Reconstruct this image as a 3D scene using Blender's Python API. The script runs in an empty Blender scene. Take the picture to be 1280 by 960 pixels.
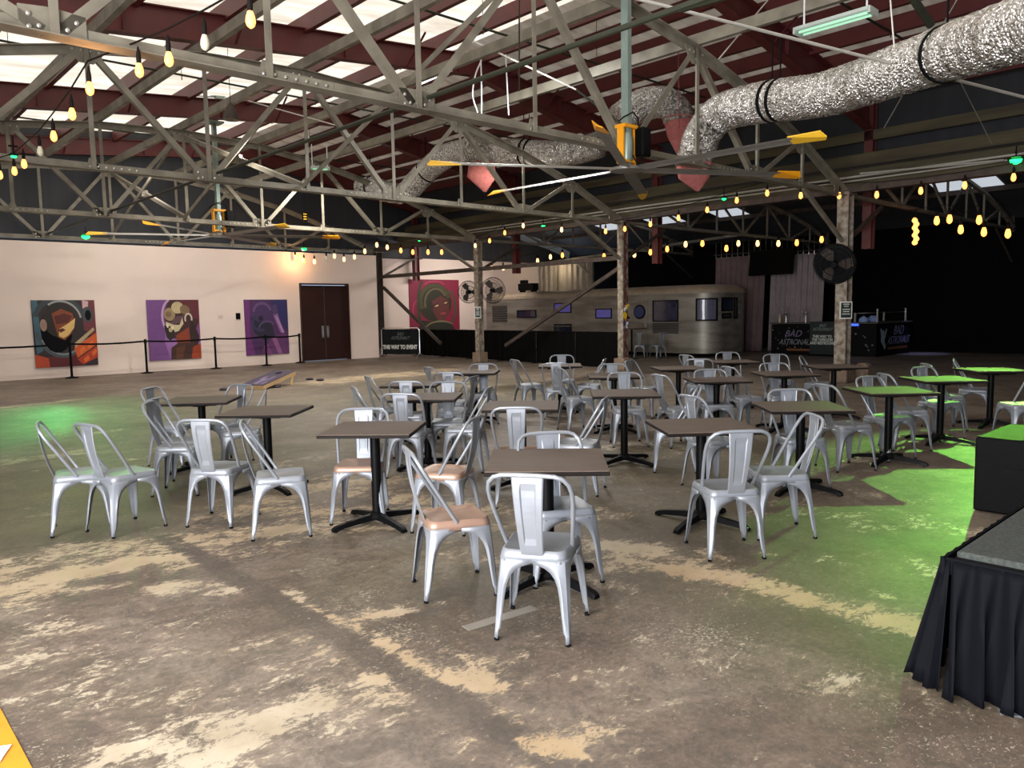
import bpy, math, random
import numpy as np
from mathutils import Vector, Matrix
random.seed(7)
sc = bpy.context.scene
col = sc.collection
PI = math.pi

# ------------------------------------------------------------------ camera model and building frame
F, PITCH, ROLL, H = 960.0, .0944, -.0178, 1.62
cp, sp, cr, sr = math.cos(PITCH), math.sin(PITCH), math.cos(ROLL), math.sin(ROLL)
AA = .82319
sa, ca = math.sin(AA), math.cos(AA)
P0x, P0y = 6.985, 16.196

def W(cx, cy, z=0.0):
    """place measured from the viewpoint (right, forward) -> building axes"""
    dx, dy = cx - P0x, cy - P0y
    return Vector((dx * sa + dy * ca, -(dx * ca - dy * sa), z))

CAM = W(0, 0, H)

def _ray(px, py):
    dx, dy = px - 640, py - 480
    X = dx * cr + dy * sr
    Y = -dx * sr + dy * cr
    r, u = X / F, -Y / F
    a, b, c = r, cp + u * sp, -sp + u * cp
    return Vector((a * sa + b * ca, -(a * ca - b * sa), c))

def onz(px, py, z=0.0):
    r = _ray(px, py)
    return CAM + r * ((z - H) / r.z)

def onX(px, py, x):
    r = _ray(px, py)
    return CAM + r * ((x - CAM.x) / r.x)

def onY(px, py, y):
    r = _ray(px, py)
    return CAM + r * ((y - CAM.y) / r.y)

YAW0 = -(90 - math.degrees(AA))          # rotation of the viewer's axes in the building frame

# ------------------------------------------------------------------ materials
def lin(c):
    return tuple((x / 255 / 12.92) if x / 255 <= .04045 else ((x / 255 + .055) / 1.055) ** 2.4 for x in c[:3]) + (1,)

MATS = {}
def mat(name, rgb, rough=.6, metal=0., var=.12, scale=6., bump=0., bscale=40., emis=None, estr=0., rgb2=None, coat=0., stretch=None, alpha=None):
    if name in MATS:
        return MATS[name]
    m = bpy.data.materials.new(name)
    m.use_nodes = True
    nt = m.node_tree
    b = nt.nodes['Principled BSDF']
    b.inputs['Roughness'].default_value = rough
    b.inputs['Metallic'].default_value = metal
    b.inputs['Coat Weight'].default_value = coat
    if max(rgb) < 32 and rough > .3 and metal <= .2:
        b.inputs['Specular IOR Level'].default_value = .1
    c = lin(rgb)
    tc = nt.nodes.new('ShaderNodeTexCoord')
    src = tc.outputs['Object']
    if stretch:
        mp = nt.nodes.new('ShaderNodeMapping')
        mp.inputs['Scale'].default_value = stretch
        nt.links.new(src, mp.inputs['Vector'])
        src = mp.outputs['Vector']
    if var > 0 or rgb2:
        n = nt.nodes.new('ShaderNodeTexNoise')
        n.inputs['Scale'].default_value = scale
        n.inputs['Detail'].default_value = 5
        nt.links.new(src, n.inputs['Vector'])
        r = nt.nodes.new('ShaderNodeValToRGB')
        r.color_ramp.elements[0].position = .35
        r.color_ramp.elements[1].position = .65
        c2 = lin(rgb2) if rgb2 else tuple(min(1, x * (1 + var)) for x in c[:3]) + (1,)
        c1 = c if rgb2 else tuple(x * (1 - var) for x in c[:3]) + (1,)
        r.color_ramp.elements[0].color = c1
        r.color_ramp.elements[1].color = c2
        nt.links.new(n.outputs['Fac'], r.inputs['Fac'])
        nt.links.new(r.outputs['Color'], b.inputs['Base Color'])
    else:
        b.inputs['Base Color'].default_value = c
    if bump > 0:
        n2 = nt.nodes.new('ShaderNodeTexNoise')
        n2.inputs['Scale'].default_value = bscale
        n2.inputs['Detail'].default_value = 4
        nt.links.new(src, n2.inputs['Vector'])
        bp = nt.nodes.new('ShaderNodeBump')
        bp.inputs['Strength'].default_value = bump
        bp.inputs['Distance'].default_value = .02
        nt.links.new(n2.outputs['Fac'], bp.inputs['Height'])
        nt.links.new(bp.outputs['Normal'], b.inputs['Normal'])
    if emis:
        b.inputs['Emission Color'].default_value = lin(emis)
        b.inputs['Emission Strength'].default_value = estr
    MATS[name] = m
    return m

M_SILVER = mat('galvanised_paint', (138, 142, 148), .42, .4, .05, 9, .03, 30)
M_BLACK = mat('black_powder_coat', (10, 10, 11), .42, 0, .1)
M_RUBBER = mat('black_rubber', (14, 14, 14), .8)
M_TABLE = mat('walnut_laminate', (76, 63, 54), .68, 0, rgb2=(90, 76, 65), scale=5, stretch=(1, 14, 1))
M_TEDGE = mat('table_edge', (28, 24, 22), .5)
M_TRUSS = mat('cream_truss_paint', (136, 130, 114), .6, 0, rgb2=(108, 101, 88), scale=3)
M_BOLT = mat('bolt_steel', (190, 186, 176), .35, .7)
M_COLUMN = mat('worn_column_paint', (150, 142, 128), .75, 0, rgb2=(96, 78, 62), scale=9, bump=.3)
M_DCOL = mat('dark_brace_steel', (72, 60, 52), .7, .1, rgb2=(52, 42, 36), scale=6)
M_RUST = mat('rust_red_steel', (96, 30, 24), .7)
M_MAROON = mat('maroon_steel', (92, 38, 36), .5, 0, .12, 3)
M_OLIVE = mat('olive_beam_paint', (92, 84, 58), .7, 0, rgb2=(70, 60, 44), scale=2, stretch=(1, .3, 3))
M_WALL = mat('white_wall_paint', (226, 208, 196), .8, 0, .025, 1.2, .03, 60)
M_DARKWALL = mat('charcoal_sheet', (44, 46, 50), .7, 0, .15, 1.0, stretch=(4, 4, .2))
M_BLACKWALL = mat('black_drape_wall', (9, 8, 8), .9, 0, .2, 2)
M_FENCE = mat('black_mesh_cloth', (3, 3, 3), .85, 0, .2, 8)
M_DOOR = mat('dark_brown_door', (44, 20, 16), .45, 0, .1, 2)
M_CHROME = mat('brushed_steel', (205, 205, 205), .28, .9, .05)
M_ORANGE = mat('orange_safety_paint', (240, 160, 22), .45, 0, .04)
M_BLADE = mat('fan_blade_aluminium', (134, 130, 122), .42, .4, .06)
M_YTIP = mat('yellow_tip_paint', (225, 175, 40), .5, 0, .04)
M_GALV = mat('galvanised_post', (150, 168, 160), .4, .5, .08)
M_CONDUIT = mat('pale_conduit', (200, 196, 186), .4, .5, .05)
M_DPIPE = mat('dark_pipe', (50, 52, 40), .55, .3, .1)
M_NOZZLE = mat('pink_fabric', (168, 96, 90), .85, 0, .15, 14, .3, 30)
M_STRAP = mat('black_strap', (12, 12, 12), .7)
M_CARPET = mat('stage_carpet', (58, 62, 58), .95, 0, .3, 60, .4, 200)
M_SKIRT = mat('black_pleated_satin', (5, 6, 11), .75, 0, .1, 8)
M_SPEAK = mat('black_speaker_paint', (4, 4, 5), .6, 0, .15, 30, .25, 150)
M_PINE = mat('pale_pine', (206, 176, 128), .6, 0, rgb2=(188, 154, 108), scale=4, stretch=(1, 8, 1))
M_BLOCK = mat('concrete_block', (120, 102, 86), .9, 0, .2, 8, .4, 20)
M_CURTAIN = mat('mauve_curtain', (112, 92, 92), .85, 0, .08, 4)
M_CURTAIN2 = mat('grey_mauve_curtain', (150, 138, 138), .85, 0, .08, 4)
M_WIRE = mat('dark_wire', (25, 20, 18), .6)
M_CABLE = mat('white_cable', (225, 225, 225), .5)
M_BULB = mat('warm_filament_glass', (255, 190, 110), .2, 0, 0, emis=(255, 156, 74), estr=2.8)
M_BULBW = mat('pale_filament_glass', (255, 220, 170), .2, 0, 0, emis=(255, 200, 130), estr=2.2)
M_BULBOFF = mat('unlit_glass', (210, 205, 180), .08, 0, 0)
M_GREENLED = mat('green_led', (40, 255, 120), .3, 0, 0, emis=(30, 255, 110), estr=3.5)
M_REDLED = mat('red_led', (255, 60, 40), .3, 0, 0, emis=(255, 50, 40), estr=3)
M_TUBE = mat('lit_tube', (255, 255, 255), .3, 0, 0, emis=(240, 244, 255), estr=3)
M_GTUBE = mat('green_tinted_tube', (190, 230, 205), .4, 0, 0, emis=(150, 225, 180), estr=.35)
M_HOUSING = mat('white_fixture_housing', (190, 200, 192), .5, .1, .05)
M_TVSCREEN = mat('black_screen', (4, 4, 5), .55, 0, 0)
M_ALU = mat('aged_aluminium_skin', (150, 146, 136), .46, .45, rgb2=(118, 112, 102), scale=1.6, stretch=(1, .5, 3))
M_TRIM = mat('cream_trailer_trim', (150, 136, 116), .6, 0, .1)
M_GLASSD = mat('dark_window_glass', (34, 38, 58), .12, 0, .2, 5, coat=.5)
M_GLASSV = mat('violet_lit_window', (70, 66, 120), .3, 0, .2, 5, emis=(88, 80, 150), estr=.3)
M_LOUVRE = mat('dark_louvre', (52, 50, 50), .6)
M_CORR = mat('pale_corrugated_sheet', (150, 140, 124), .6, .2, .1, 3)

TXT = {}
def tmat(rgb, e=0.):
    k = tuple(rgb)
    if k not in TXT:
        TXT[k] = mat('paint_%d_%d_%d' % k, rgb, .65, 0, .05, 8, emis=rgb if e else None, estr=e)
    return TXT[k]

# ------------------------------------------------------------------ mesh builder
class MB:
    def __init__(s):
        s.v, s.f, s.m = [], [], []
    def add(s, vs, fs, mi=0, M=None):
        o = len(s.v)
        for p in vs:
            p = Vector(p)
            s.v.append(tuple(M @ p) if M is not None else tuple(p))
        for f in fs:
            s.f.append([i + o for i in f])
            s.m.append(mi)
        return s
    def box(s, c, d, mi=0, M=None, rz=0):
        x, y, z = d[0] / 2, d[1] / 2, d[2] / 2
        R = Matrix.Translation(c) @ Matrix.Rotation(rz, 4, 'Z')
        if M is not None:
            R = M @ R
        vs = [(i * x, j * y, k * z) for i in (-1, 1) for j in (-1, 1) for k in (-1, 1)]
        fs = [(0, 1, 3, 2), (4, 6, 7, 5), (0, 4, 5, 1), (2, 3, 7, 6), (0, 2, 6, 4), (1, 5, 7, 3)]
        return s.add(vs, fs, mi, R)
    def bbox(s, c, d, b=.005, mi=0, M=None):
        """box with chamfered edges"""
        x, y, z = d[0] / 2, d[1] / 2, d[2] / 2
        ring = [(-x + b, -y), (x - b, -y), (x, -y + b), (x, y - b), (x - b, y), (-x + b, y), (-x, y - b), (-x, -y + b)]
        rin = [(-x + b, -y + b), (x - b, -y + b), (x - b, -y + b), (x - b, y - b), (x - b, y - b), (-x + b, y - b), (-x + b, y - b), (-x + b, -y + b)]
        vs = [(px, py, -z) for px, py in rin] + [(px, py, -z + b) for px, py in ring] + [(px, py, z - b) for px, py in ring] + [(px, py, z) for px, py in rin]
        fs = []
        for k in range(3):
            for i in range(8):
                j = (i + 1) % 8
                fs.append((k * 8 + i, k * 8 + j, k * 8 + 8 + j, k * 8 + 8 + i))
        fs.append(tuple(range(24, 32)))
        fs.append(tuple(range(7, -1, -1)))
        R = Matrix.Translation(c)
        if M is not None:
            R = M @ R
        return s.add(vs, fs, mi, R)
    def profile(s, p, q, prof, up=(0, 0, 1), mi=0, M=None):
        """extrude a 2D outline (side, up) from p to q"""
        p, q = Vector(p), Vector(q)
        d = (q - p).normalized()
        u = Vector(up)
        sd = d.cross(u)
        if sd.length < 1e-4:
            sd = d.cross(Vector((1, 0, 0)))
        sd.normalize()
        u = sd.cross(d).normalized()
        n = len(prof)
        vs = [p + sd * a + u * b for a, b in prof] + [q + sd * a + u * b for a, b in prof]
        fs = [(i, (i + 1) % n, n + (i + 1) % n, n + i) for i in range(n)]
        fs += [tuple(range(n - 1, -1, -1)), tuple(range(n, 2 * n))]
        return s.add(vs, fs, mi, M)
    def beam(s, p, q, w, h, up=(0, 0, 1), mi=0, M=None):
        return s.profile(p, q, [(-w / 2, -h / 2), (w / 2, -h / 2), (w / 2, h / 2), (-w / 2, h / 2)], up, mi, M)
    def ibeam(s, p, q, w, h, t=.02, up=(0, 0, 1), mi=0):
        a, b = w / 2, h / 2
        pr = [(-a, -b), (a, -b), (a, -b + t), (t / 2, -b + t), (t / 2, b - t), (a, b - t), (a, b), (-a, b), (-a, b - t), (-t / 2, b - t), (-t / 2, -b + t), (-a, -b + t)]
        return s.profile(p, q, pr, up, mi)
    def tee(s, p, q, w, h, t=.012, up=(0, 0, 1), mi=0):
        a = w / 2
        pr = [(-a, 0), (a, 0), (a, t), (t, t), (t, h), (-t, h), (-t, t), (-a, t)]
        return s.profile(p, q, pr, up, mi)
    def ell(s, p, q, w, t=.008, up=(0, 0, 1), mi=0):
        pr = [(-w / 2, -w / 2), (w / 2, -w / 2), (w / 2, -w / 2 + t), (-w / 2 + t, -w / 2 + t), (-w / 2 + t, w / 2), (-w / 2, w / 2)]
        return s.profile(p, q, pr, up, mi)
    def tube(s, pts, r, n=8, mi=0, M=None, closed=False, cap=True):
        pts = [Vector(p) for p in pts]
        k = len(pts)
        rs = r if isinstance(r, (list, tuple)) else [r] * k
        vs, fs = [], []
        nrm = None
        for i, p in enumerate(pts):
            if closed:
                t = (pts[(i + 1) % k] - pts[i - 1]).normalized()
            else:
                t = (pts[min(i + 1, k - 1)] - pts[max(i - 1, 0)]).normalized()
            if nrm is None:
                a = Vector((0, 0, 1)) if abs(t.z) < .9 else Vector((1, 0, 0))
                nrm = t.cross(a).normalized()
            else:
                nrm = (nrm - t * nrm.dot(t)).normalized()
            b = t.cross(nrm)
            for j in range(n):
                an = 2 * PI * j / n
                vs.append(p + (nrm * math.cos(an) + b * math.sin(an)) * rs[i])
        for i in range(k if closed else k - 1):
            i2 = (i + 1) % k
            for j in range(n):
                j2 = (j + 1) % n
                fs.append((i * n + j, i * n + j2, i2 * n + j2, i2 * n + j))
        if cap and not closed:
            fs.append(tuple(range(n - 1, -1, -1)))
            fs.append(tuple((k - 1) * n + j for j in range(n)))
        return s.add(vs, fs, mi, M)
    def lathe(s, prof, n=20, mi=0, M=None):
        vs = [(r * math.cos(2 * PI * j / n), r * math.sin(2 * PI * j / n), z) for r, z in prof for j in range(n)]
        fs = []
        for i in range(len(prof) - 1):
            for j in range(n):
                j2 = (j + 1) % n
                fs.append((i * n + j, i * n + j2, (i + 1) * n + j2, (i + 1) * n + j))
        fs.append(tuple(range(n - 1, -1, -1)))
        fs.append(tuple((len(prof) - 1) * n + j for j in range(n)))
        return s.add(vs, fs, mi, M)
    def poly(s, pts, th, M=None, mi=0):
        """2D outline in xz, thickness towards -y"""
        n = len(pts)
        vs = [(x, 0, z) for x, z in pts] + [(x, -th, z) for x, z in pts]
        fs = [tuple(range(n)), tuple(range(2 * n - 1, n - 1, -1))] + [(i, n + i, n + (i + 1) % n, (i + 1) % n) for i in range(n)]
        return s.add(vs, fs, mi, M)
    def obj(s, name, mats, parent=None, smooth=False, loc=None, solid=0.):
        me = bpy.data.meshes.new(name)
        me.from_pydata(s.v, [], s.f)
        if not isinstance(mats, (list, tuple)):
            mats = [mats]
        for m in mats:
            me.materials.append(m)
        me.polygons.foreach_set('material_index', s.m)
        if smooth:
            me.polygons.foreach_set('use_smooth', [True] * len(s.f))
        me.update()
        if smooth:
            try:
                me.set_sharp_from_angle(angle=math.radians(40))
            except Exception:
                pass
        o = bpy.data.objects.new(name, me)
        col.objects.link(o)
        if parent is not None:
            o.parent = parent
        if loc is not None:
            o.location = loc
        if solid:
            md = o.modifiers.new('thickness', 'SOLIDIFY')
            md.thickness = solid
            md.offset = 0
        return o

def tag(o, label, cat, group=None, kind=None):
    if label: o['label'] = label
    if cat: o['category'] = cat
    if group: o['group'] = group
    if kind: o['kind'] = kind
    return o

def thing(name, label, cat, loc=(0, 0, 0), rz=0., group=None):
    o = bpy.data.objects.new(name, None)
    o.empty_display_size = .1
    col.objects.link(o)
    o.location = loc
    o.rotation_euler = (0, 0, rz)
    return tag(o, label, cat, group)

def dup(root, loc=None, rz=None, label=None, group=None):
    r = root.copy(); col.objects.link(r)
    if loc is not None: r.location = loc
    if rz is not None: r.rotation_euler = (0, 0, rz)
    if label: r['label'] = label
    if group: r['group'] = group
    for ch in list(root.children):
        c = ch.copy(); col.objects.link(c); c.parent = r
        for g in list(ch.children):
            d = g.copy(); col.objects.link(d); d.parent = c
    return r

def struct(o, name=None):
    o['kind'] = 'structure'
    return o

def text_mesh(body, size, m, parent, M, name='lettering', shear=0., bold=0., squash=1.):
    cu = bpy.data.curves.new(name, 'FONT')
    cu.body = body
    cu.size = size
    cu.extrude = .002
    cu.offset = bold
    cu.shear = shear
    cu.align_x = 'CENTER'
    cu.align_y = 'CENTER'
    cu.space_line = .85
    t = bpy.data.objects.new(name, cu)
    col.objects.link(t)
    dg = bpy.context.evaluated_depsgraph_get()
    me = bpy.data.meshes.new_from_object(t.evaluated_get(dg))
    bpy.data.objects.remove(t)
    me.transform(M @ Matrix.Diagonal((squash, 1, 1, 1)))
    me.materials.clear()
    me.materials.append(m)
    o = bpy.data.objects.new(name, me)
    col.objects.link(o)
    o.parent = parent
    return o

# ------------------------------------------------------------------ floor with its wear
def build_floor():
    def axis(a, b, fa, fb, s1, s2):
        xs = [a]
        while xs[-1] < b:
            xs.append(xs[-1] + (s1 if fa < xs[-1] < fb else s2))
        return np.array(xs)
    xs = axis(-20, 13, -16.5, -8, .05, .12)
    ys = axis(-12, 19, -7.5, .5, .05, .12)
    X, Y = np.meshgrid(xs, ys, indexing='ij')
    wear = np.full(X.shape, .2)
    tint = np.zeros(X.shape)
    strip = np.zeros(X.shape)
    orange = np.zeros(X.shape)
    def seg(arr, p, q, w, s, soft=1.):
        a, b = onz(*p), onz(*q)
        dx, dy = b.x - a.x, b.y - a.y
        L = dx * dx + dy * dy + 1e-9
        t = np.clip(((X - a.x) * dx + (Y - a.y) * dy) / L, 0, 1)
        d = np.hypot(X - a.x - t * dx, Y - a.y - t * dy)
        v = (s * .9 if arr is wear else s) * np.exp(-(d / (w * 1.55)) ** 2 * soft)
        np.maximum(arr, np.where(v > 0, v, 0), out=arr)
    # cream patches of worn-off coating
    for p, q, w, s in [
        ((0, 748), (90, 712), .2, .66), ((60, 722), (217, 696), .16, .78), ((80, 690), (330, 668), .22, .66), ((200, 735), (290, 733), .12, .72), ((100, 738), (150, 732), .1, .62),
        ((20, 700), (200, 680), .2, .6), ((0, 718), (60, 705), .15, .68),
        ((0, 838), (110, 808), .16, .55), ((60, 795), (160, 775), .1, .5), ((20, 870), (70, 862), .08, .55),
        ((130, 942), (270, 912), .12, .62), ((250, 950), (400, 896), .1, .7), ((330, 905), (480, 848), .1, .7), ((230, 900), (300, 895), .08, .6),
        ((390, 800), (470, 838), .12, .5), ((290, 800), (340, 830), .1, .42),
        ((410, 770), (500, 815), .1, .62), ((450, 775), (495, 765), .07, .72), ((520, 830), (630, 862), .1, .68), ((560, 815), (600, 830), .06, .66),
        ((360, 740), (420, 780), .06, .62), ((660, 925), (720, 945), .07, .78), ((600, 870), (640, 900), .06, .6),
        ((755, 680), (820, 690), .13, .86), ((780, 700), (850, 712), .1, .72), ((860, 716), (940, 728), .14, .78), ((930, 728), (1010, 746), .13, .72),
        ((1000, 748), (1080, 765), .13, .72), ((1080, 768), (1160, 785), .12, .72), ((720, 720), (780, 735), .1, .5), ((1090, 740), (1110, 745), .06, .62),
        ((300, 640), (420, 600), .3, .6), ((300, 668), (560, 640), .28, .62), ((420, 610), (620, 640), .3, .56), ((330, 610), (520, 598), .25, .6), ((560, 690), (620, 700), .15, .48),
        ((300, 590), (380, 575), .25, .5), ((190, 560), (260, 600), .15, .4), ((700, 650), (760, 640), .25, .52),
        ((0, 510), (90, 500), .15, .66), ((0, 580), (95, 566), .3, .52), ((60, 545), (130, 540), .3, .42), ((150, 575), (200, 570), .2, .45),
        ((400, 478), (510, 466), .7, .66), ((500, 470), (560, 462), .6, .6), ((560, 475), (620, 492), .4, .45),
        ((760, 560), (850, 548), .18, .62), ((850, 548), (1060, 530), .16, .5), ((1010, 590), (1100, 570), .14, .58), ((830, 575), (860, 560), .14, .45),
        ((1110, 640), (1200, 660), .3, .42), ((1150, 700), (1180, 720), .1, .5), ((960, 690), (1040, 700), .12, .45), ((1090, 660), (1060, 640), .2, .42),
        ((0, 760), (200, 810), .35, .42), ((60, 850), (300, 880), .3, .4), ((380, 830), (520, 800), .22, .46), ((430, 760), (640, 850), .3, .42), ((250, 960), (520, 850), .18, .55), ((660, 880), (800, 960), .35, .45), ((300, 640), (620, 650), .55, .5), ((0, 730), (330, 680), .35, .5), ((540, 860), (700, 900), .2, .45), ((700, 680), (880, 720), .35, .46), ((960, 640), (1100, 620), .4, .4), ((640, 855), (760, 870), .3, .38), ((820, 800), (1000, 850), .35, .36), ((900, 830), (1240, 880), .3, .38), ((880, 690), (900, 700), .1, .5)]:
        seg(wear, p, q, w, s)
    for p, q, w, s in [((300, 650), (600, 600), .9, .8), ((860, 720), (1160, 785), .3, .9), ((660, 925), (720, 945), .2, 1), ((0, 735), (330, 668), .5, .6), ((400, 478), (560, 462), 2., .5), ((410, 770), (640, 880), .25, .8)]:
        seg(orange, p, q, w, s)
    # olive-green tint further in
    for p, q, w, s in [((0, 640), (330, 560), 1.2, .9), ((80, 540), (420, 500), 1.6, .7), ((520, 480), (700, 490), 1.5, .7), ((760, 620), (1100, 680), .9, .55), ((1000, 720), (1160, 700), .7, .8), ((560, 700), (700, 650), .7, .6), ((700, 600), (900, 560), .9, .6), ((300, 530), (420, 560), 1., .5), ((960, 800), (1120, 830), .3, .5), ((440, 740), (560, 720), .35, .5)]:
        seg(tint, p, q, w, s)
    # trowelled joint bands
    strip = np.maximum(strip, np.exp(-((X + 14.25) / .085) ** 6) * (Y < -1.2) * (Y > -5.4))
    n1, n2 = len(xs), len(ys)
    me = bpy.data.meshes.new('floor')
    co = np.stack([X, Y, np.zeros_like(X)], -1).reshape(-1, 3)
    idx = np.arange(n1 * n2).reshape(n1, n2)
    q = np.stack([idx[:-1, :-1], idx[1:, :-1], idx[1:, 1:], idx[:-1, 1:]], -1).reshape(-1, 4)
    me.vertices.add(len(co)); me.vertices.foreach_set('co', co.ravel())
    me.loops.add(q.size); me.loops.foreach_set('vertex_index', q.ravel())
    me.polygons.add(len(q)); me.polygons.foreach_set('loop_start', np.arange(0, q.size, 4)); me.polygons.foreach_set('loop_total', np.full(len(q), 4))
    me.update(calc_edges=True)
    for nm, arr in (('wear', wear), ('tint', tint), ('strip', strip), ('warm', orange)):
        a = me.attributes.new(nm, 'FLOAT', 'POINT')
        a.data.foreach_set('value', arr.ravel().astype(np.float32))
    o = bpy.data.objects.new('floor', me)
    col.objects.link(o)
    m = bpy.data.materials.new('worn_concrete')
    m.use_nodes = True
    nt = m.node_tree; N = nt.nodes; L = nt.links
    b = N['Principled BSDF']
    tc = N.new('ShaderNodeTexCoord')
    def noise(scale, detail=6, rough=.6, dist=0., st=None):
        n = N.new('ShaderNodeTexNoise')
        n.inputs['Scale'].default_value = scale; n.inputs['Detail'].default_value = detail
        n.inputs['Roughness'].default_value = rough; n.inputs['Distortion'].default_value = dist
        if st:
            mp = N.new('ShaderNodeMapping'); mp.inputs['Scale'].default_value = st; mp.inputs['Rotation'].default_value = (0, 0, .3)
            L.new(tc.outputs['Object'], mp.inputs['Vector']); L.new(mp.outputs['Vector'], n.inputs['Vector'])
        else:
            L.new(tc.outputs['Object'], n.inputs['Vector'])
        return n.outputs['Fac']
    def attr(nm):
        a = N.new('ShaderNodeAttribute'); a.attribute_name = nm
        return a.outputs['Fac']
    def math_(op, a, b_=None, c=None):
        n = N.new('ShaderNodeMath'); n.operation = op
        for i, x in enumerate((a, b_, c)):
            if x is None: continue
            if isinstance(x, (int, float)): n.inputs[i].default_value = x
            else: L.new(x, n.inputs[i])
        return n.outputs[0]
    def ramp(f, stops):
        r = N.new('ShaderNodeValToRGB')
        e = r.color_ramp.elements
        while len(e) < len(stops): e.new(.5)
        for i, (p, c) in enumerate(stops):
            e[i].position = p; e[i].color = c if len(c) == 4 else lin(c)
        L.new(f, r.inputs['Fac'])
        return r.outputs['Color']
    def mix(f, a, c, mode='MIX'):
        n = N.new('ShaderNodeMix'); n.data_type = 'RGBA'; n.blend_type = mode
        if isinstance(f, (int, float)): n.inputs[0].default_value = f
        else: L.new(f, n.inputs[0])
        for k, x in ((6, a), (7, c)):
            if isinstance(x, tuple): n.inputs[k].default_value = x
            else: L.new(x, n.inputs[k])
        return n.outputs[2]
    base = ramp(noise(.9, 8, .62, .6), [(.3, (94, 79, 70)), (.5, (126, 111, 99)), (.7, (156, 143, 131))])
    base = mix(math_('MULTIPLY', ramp(noise(4.2, 12, .76, 1.2), [(.45, (0, 0, 0)), (.58, (255, 255, 255))]), .6), base, lin((84, 78, 70)))
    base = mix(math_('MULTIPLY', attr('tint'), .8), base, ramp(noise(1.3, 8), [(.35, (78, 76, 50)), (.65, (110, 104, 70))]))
    base = mix(math_('MULTIPLY', attr('strip'), .55), base, lin((86, 78, 70)))
    fine = noise(34, 5, .7)
    base = mix(.8, base, ramp(fine, [(.3, (170, 168, 164)), (.62, (232, 230, 226)), (.75, (255, 252, 246))]), 'MULTIPLY')
    # wear threshold: streaky noise along the building axes + fine chips
    nA = noise(2.3, 14, .78, .4, (1, 1.4, 1))
    nB = noise(13, 10, .8, .6, (1, 1.8, 1))
    nsum = math_('ADD', math_('MULTIPLY', math_('SUBTRACT', nA, .5), 1.9), math_('MULTIPLY', math_('SUBTRACT', nB, .5), 1.5))
    wv = math_('ADD', math_('SUBTRACT', attr('wear'), math_('MULTIPLY', attr('strip'), .22)), nsum)
    mask = ramp(wv, [(.5, (0, 0, 0)), (.56, (255, 255, 255))])
    halo = ramp(wv, [(.34, (0, 0, 0)), (.56, (255, 255, 255))])
    cream = ramp(noise(3.1, 8), [(.3, (160, 146, 122)), (.6, (184, 172, 150)), (.75, (198, 188, 170))])
    cream = mix(attr('warm'), cream, ramp(noise(2.2, 8), [(.3, (158, 134, 100)), (.6, (182, 158, 122)), (.8, (196, 174, 142))]))
    base = mix(math_('MULTIPLY', halo, .42), base, lin((150, 136, 116)))
    fl = math_('ADD', noise(46, 6, .7, .8, (1, 1.5, 1)), math_('MULTIPLY', math_('SUBTRACT', noise(1.1, 6, .7), .5), .55))
    base = mix(math_('MULTIPLY', ramp(fl, [(.63, (0, 0, 0)), (.67, (255, 255, 255))]), .7), base, lin((178, 166, 146)))
    dk = math_('ADD', noise(7, 10, .8, 1.5, (1, 1.3, 1)), math_('MULTIPLY', math_('SUBTRACT', noise(.7, 5, .7), .5), .6))
    base = mix(math_('MULTIPLY', ramp(dk, [(.54, (0, 0, 0)), (.64, (255, 255, 255))]), .4), base, lin((66, 56, 48)))
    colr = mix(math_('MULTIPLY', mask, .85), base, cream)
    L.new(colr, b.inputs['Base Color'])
    rg = N.new('ShaderNodeMapRange'); rg.inputs[3].default_value = .42; rg.inputs[4].default_value = .75
    L.new(noise(1.4, 5), rg.inputs[0]); L.new(rg.outputs[0], b.inputs['Roughness'])
    bp = N.new('ShaderNodeBump'); bp.inputs['Strength'].default_value = .25; bp.inputs['Distance'].default_value = .004
    L.new(math_('ADD', math_('MULTIPLY', mask, -.6), fine), bp.inputs['Height']); L.new(bp.outputs['Normal'], b.inputs['Normal'])
    me.materials.append(m)
    o['kind'] = 'structure'
build_floor()

# yellow painted band with white letters at the near left corner
yb = MB()
a = onz(0, 880); c_ = onz(47, 962)
yb.box((-15.64 - .3, (a.y + c_.y) / 2, .002), (.62, 1.5, .003))
yo = yb.obj('floor_marking', tmat((206, 134, 26)))
tag(yo, 'yellow painted floor band with white letters at the near left corner', 'floor marking')
text_mesh('UL', .24, tmat((235, 232, 225)), yo, Matrix.Translation((-15.8, -3.86, .006)) @ Matrix.Rotation(math.radians(62), 4, 'Z'), bold=.012)

# ------------------------------------------------------------------ walls
def wallbox(name, x0, x1, y0, y1, z0, z1, m):
    b = MB()
    b.box(((x0 + x1) / 2, (y0 + y1) / 2, (z0 + z1) / 2), (x1 - x0, y1 - y0, z1 - z0))
    o = b.obj(name, m)
    o['kind'] = 'structure'
    return o
# left white wall with a door opening
wl = MB()
for (x0, x1, z0, z1) in ((-20, -3.42, 0, 3.75), (-1.55, -.3, 0, 3.75), (-3.42, -1.55, 2.7, 3.75)):
    wl.box(((x0 + x1) / 2, 17.3, (z0 + z1) / 2), (x1 - x0, .2, z1 - z0))
wl.box((-.4, 17.85, 1.875), (.2, .95, 3.75))
struct(wl.obj('wall_left', M_WALL))
wallbox('wall_left_far', -.5, 9.4, 18.3, 18.5, 0, 3.8, M_WALL)
wg = MB(); wg.box((-8.8, 18.1, 5.75), (22.4, .2, 4.0)); wg.box((-3.6, 18.6, 5.75), (.2, 1., 4.)); wg.box((4.6, 18.6, 4.9), (15.6, .2, 2.2))
struct(wg.obj('wall_gable', M_DARKWALL))
wallbox('wall_far', 12.0, 12.2, -12, 19, 0, 4.4, M_BLACKWALL)
wallbox('wall_far_upper', 12.0, 12.2, -12, 19, 4.4, 6.3, M_DARKWALL)
wallbox('wall_eave', 2.2, 2.35, -12, 18.1, 5.0, 6.45, M_DARKWALL)
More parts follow.
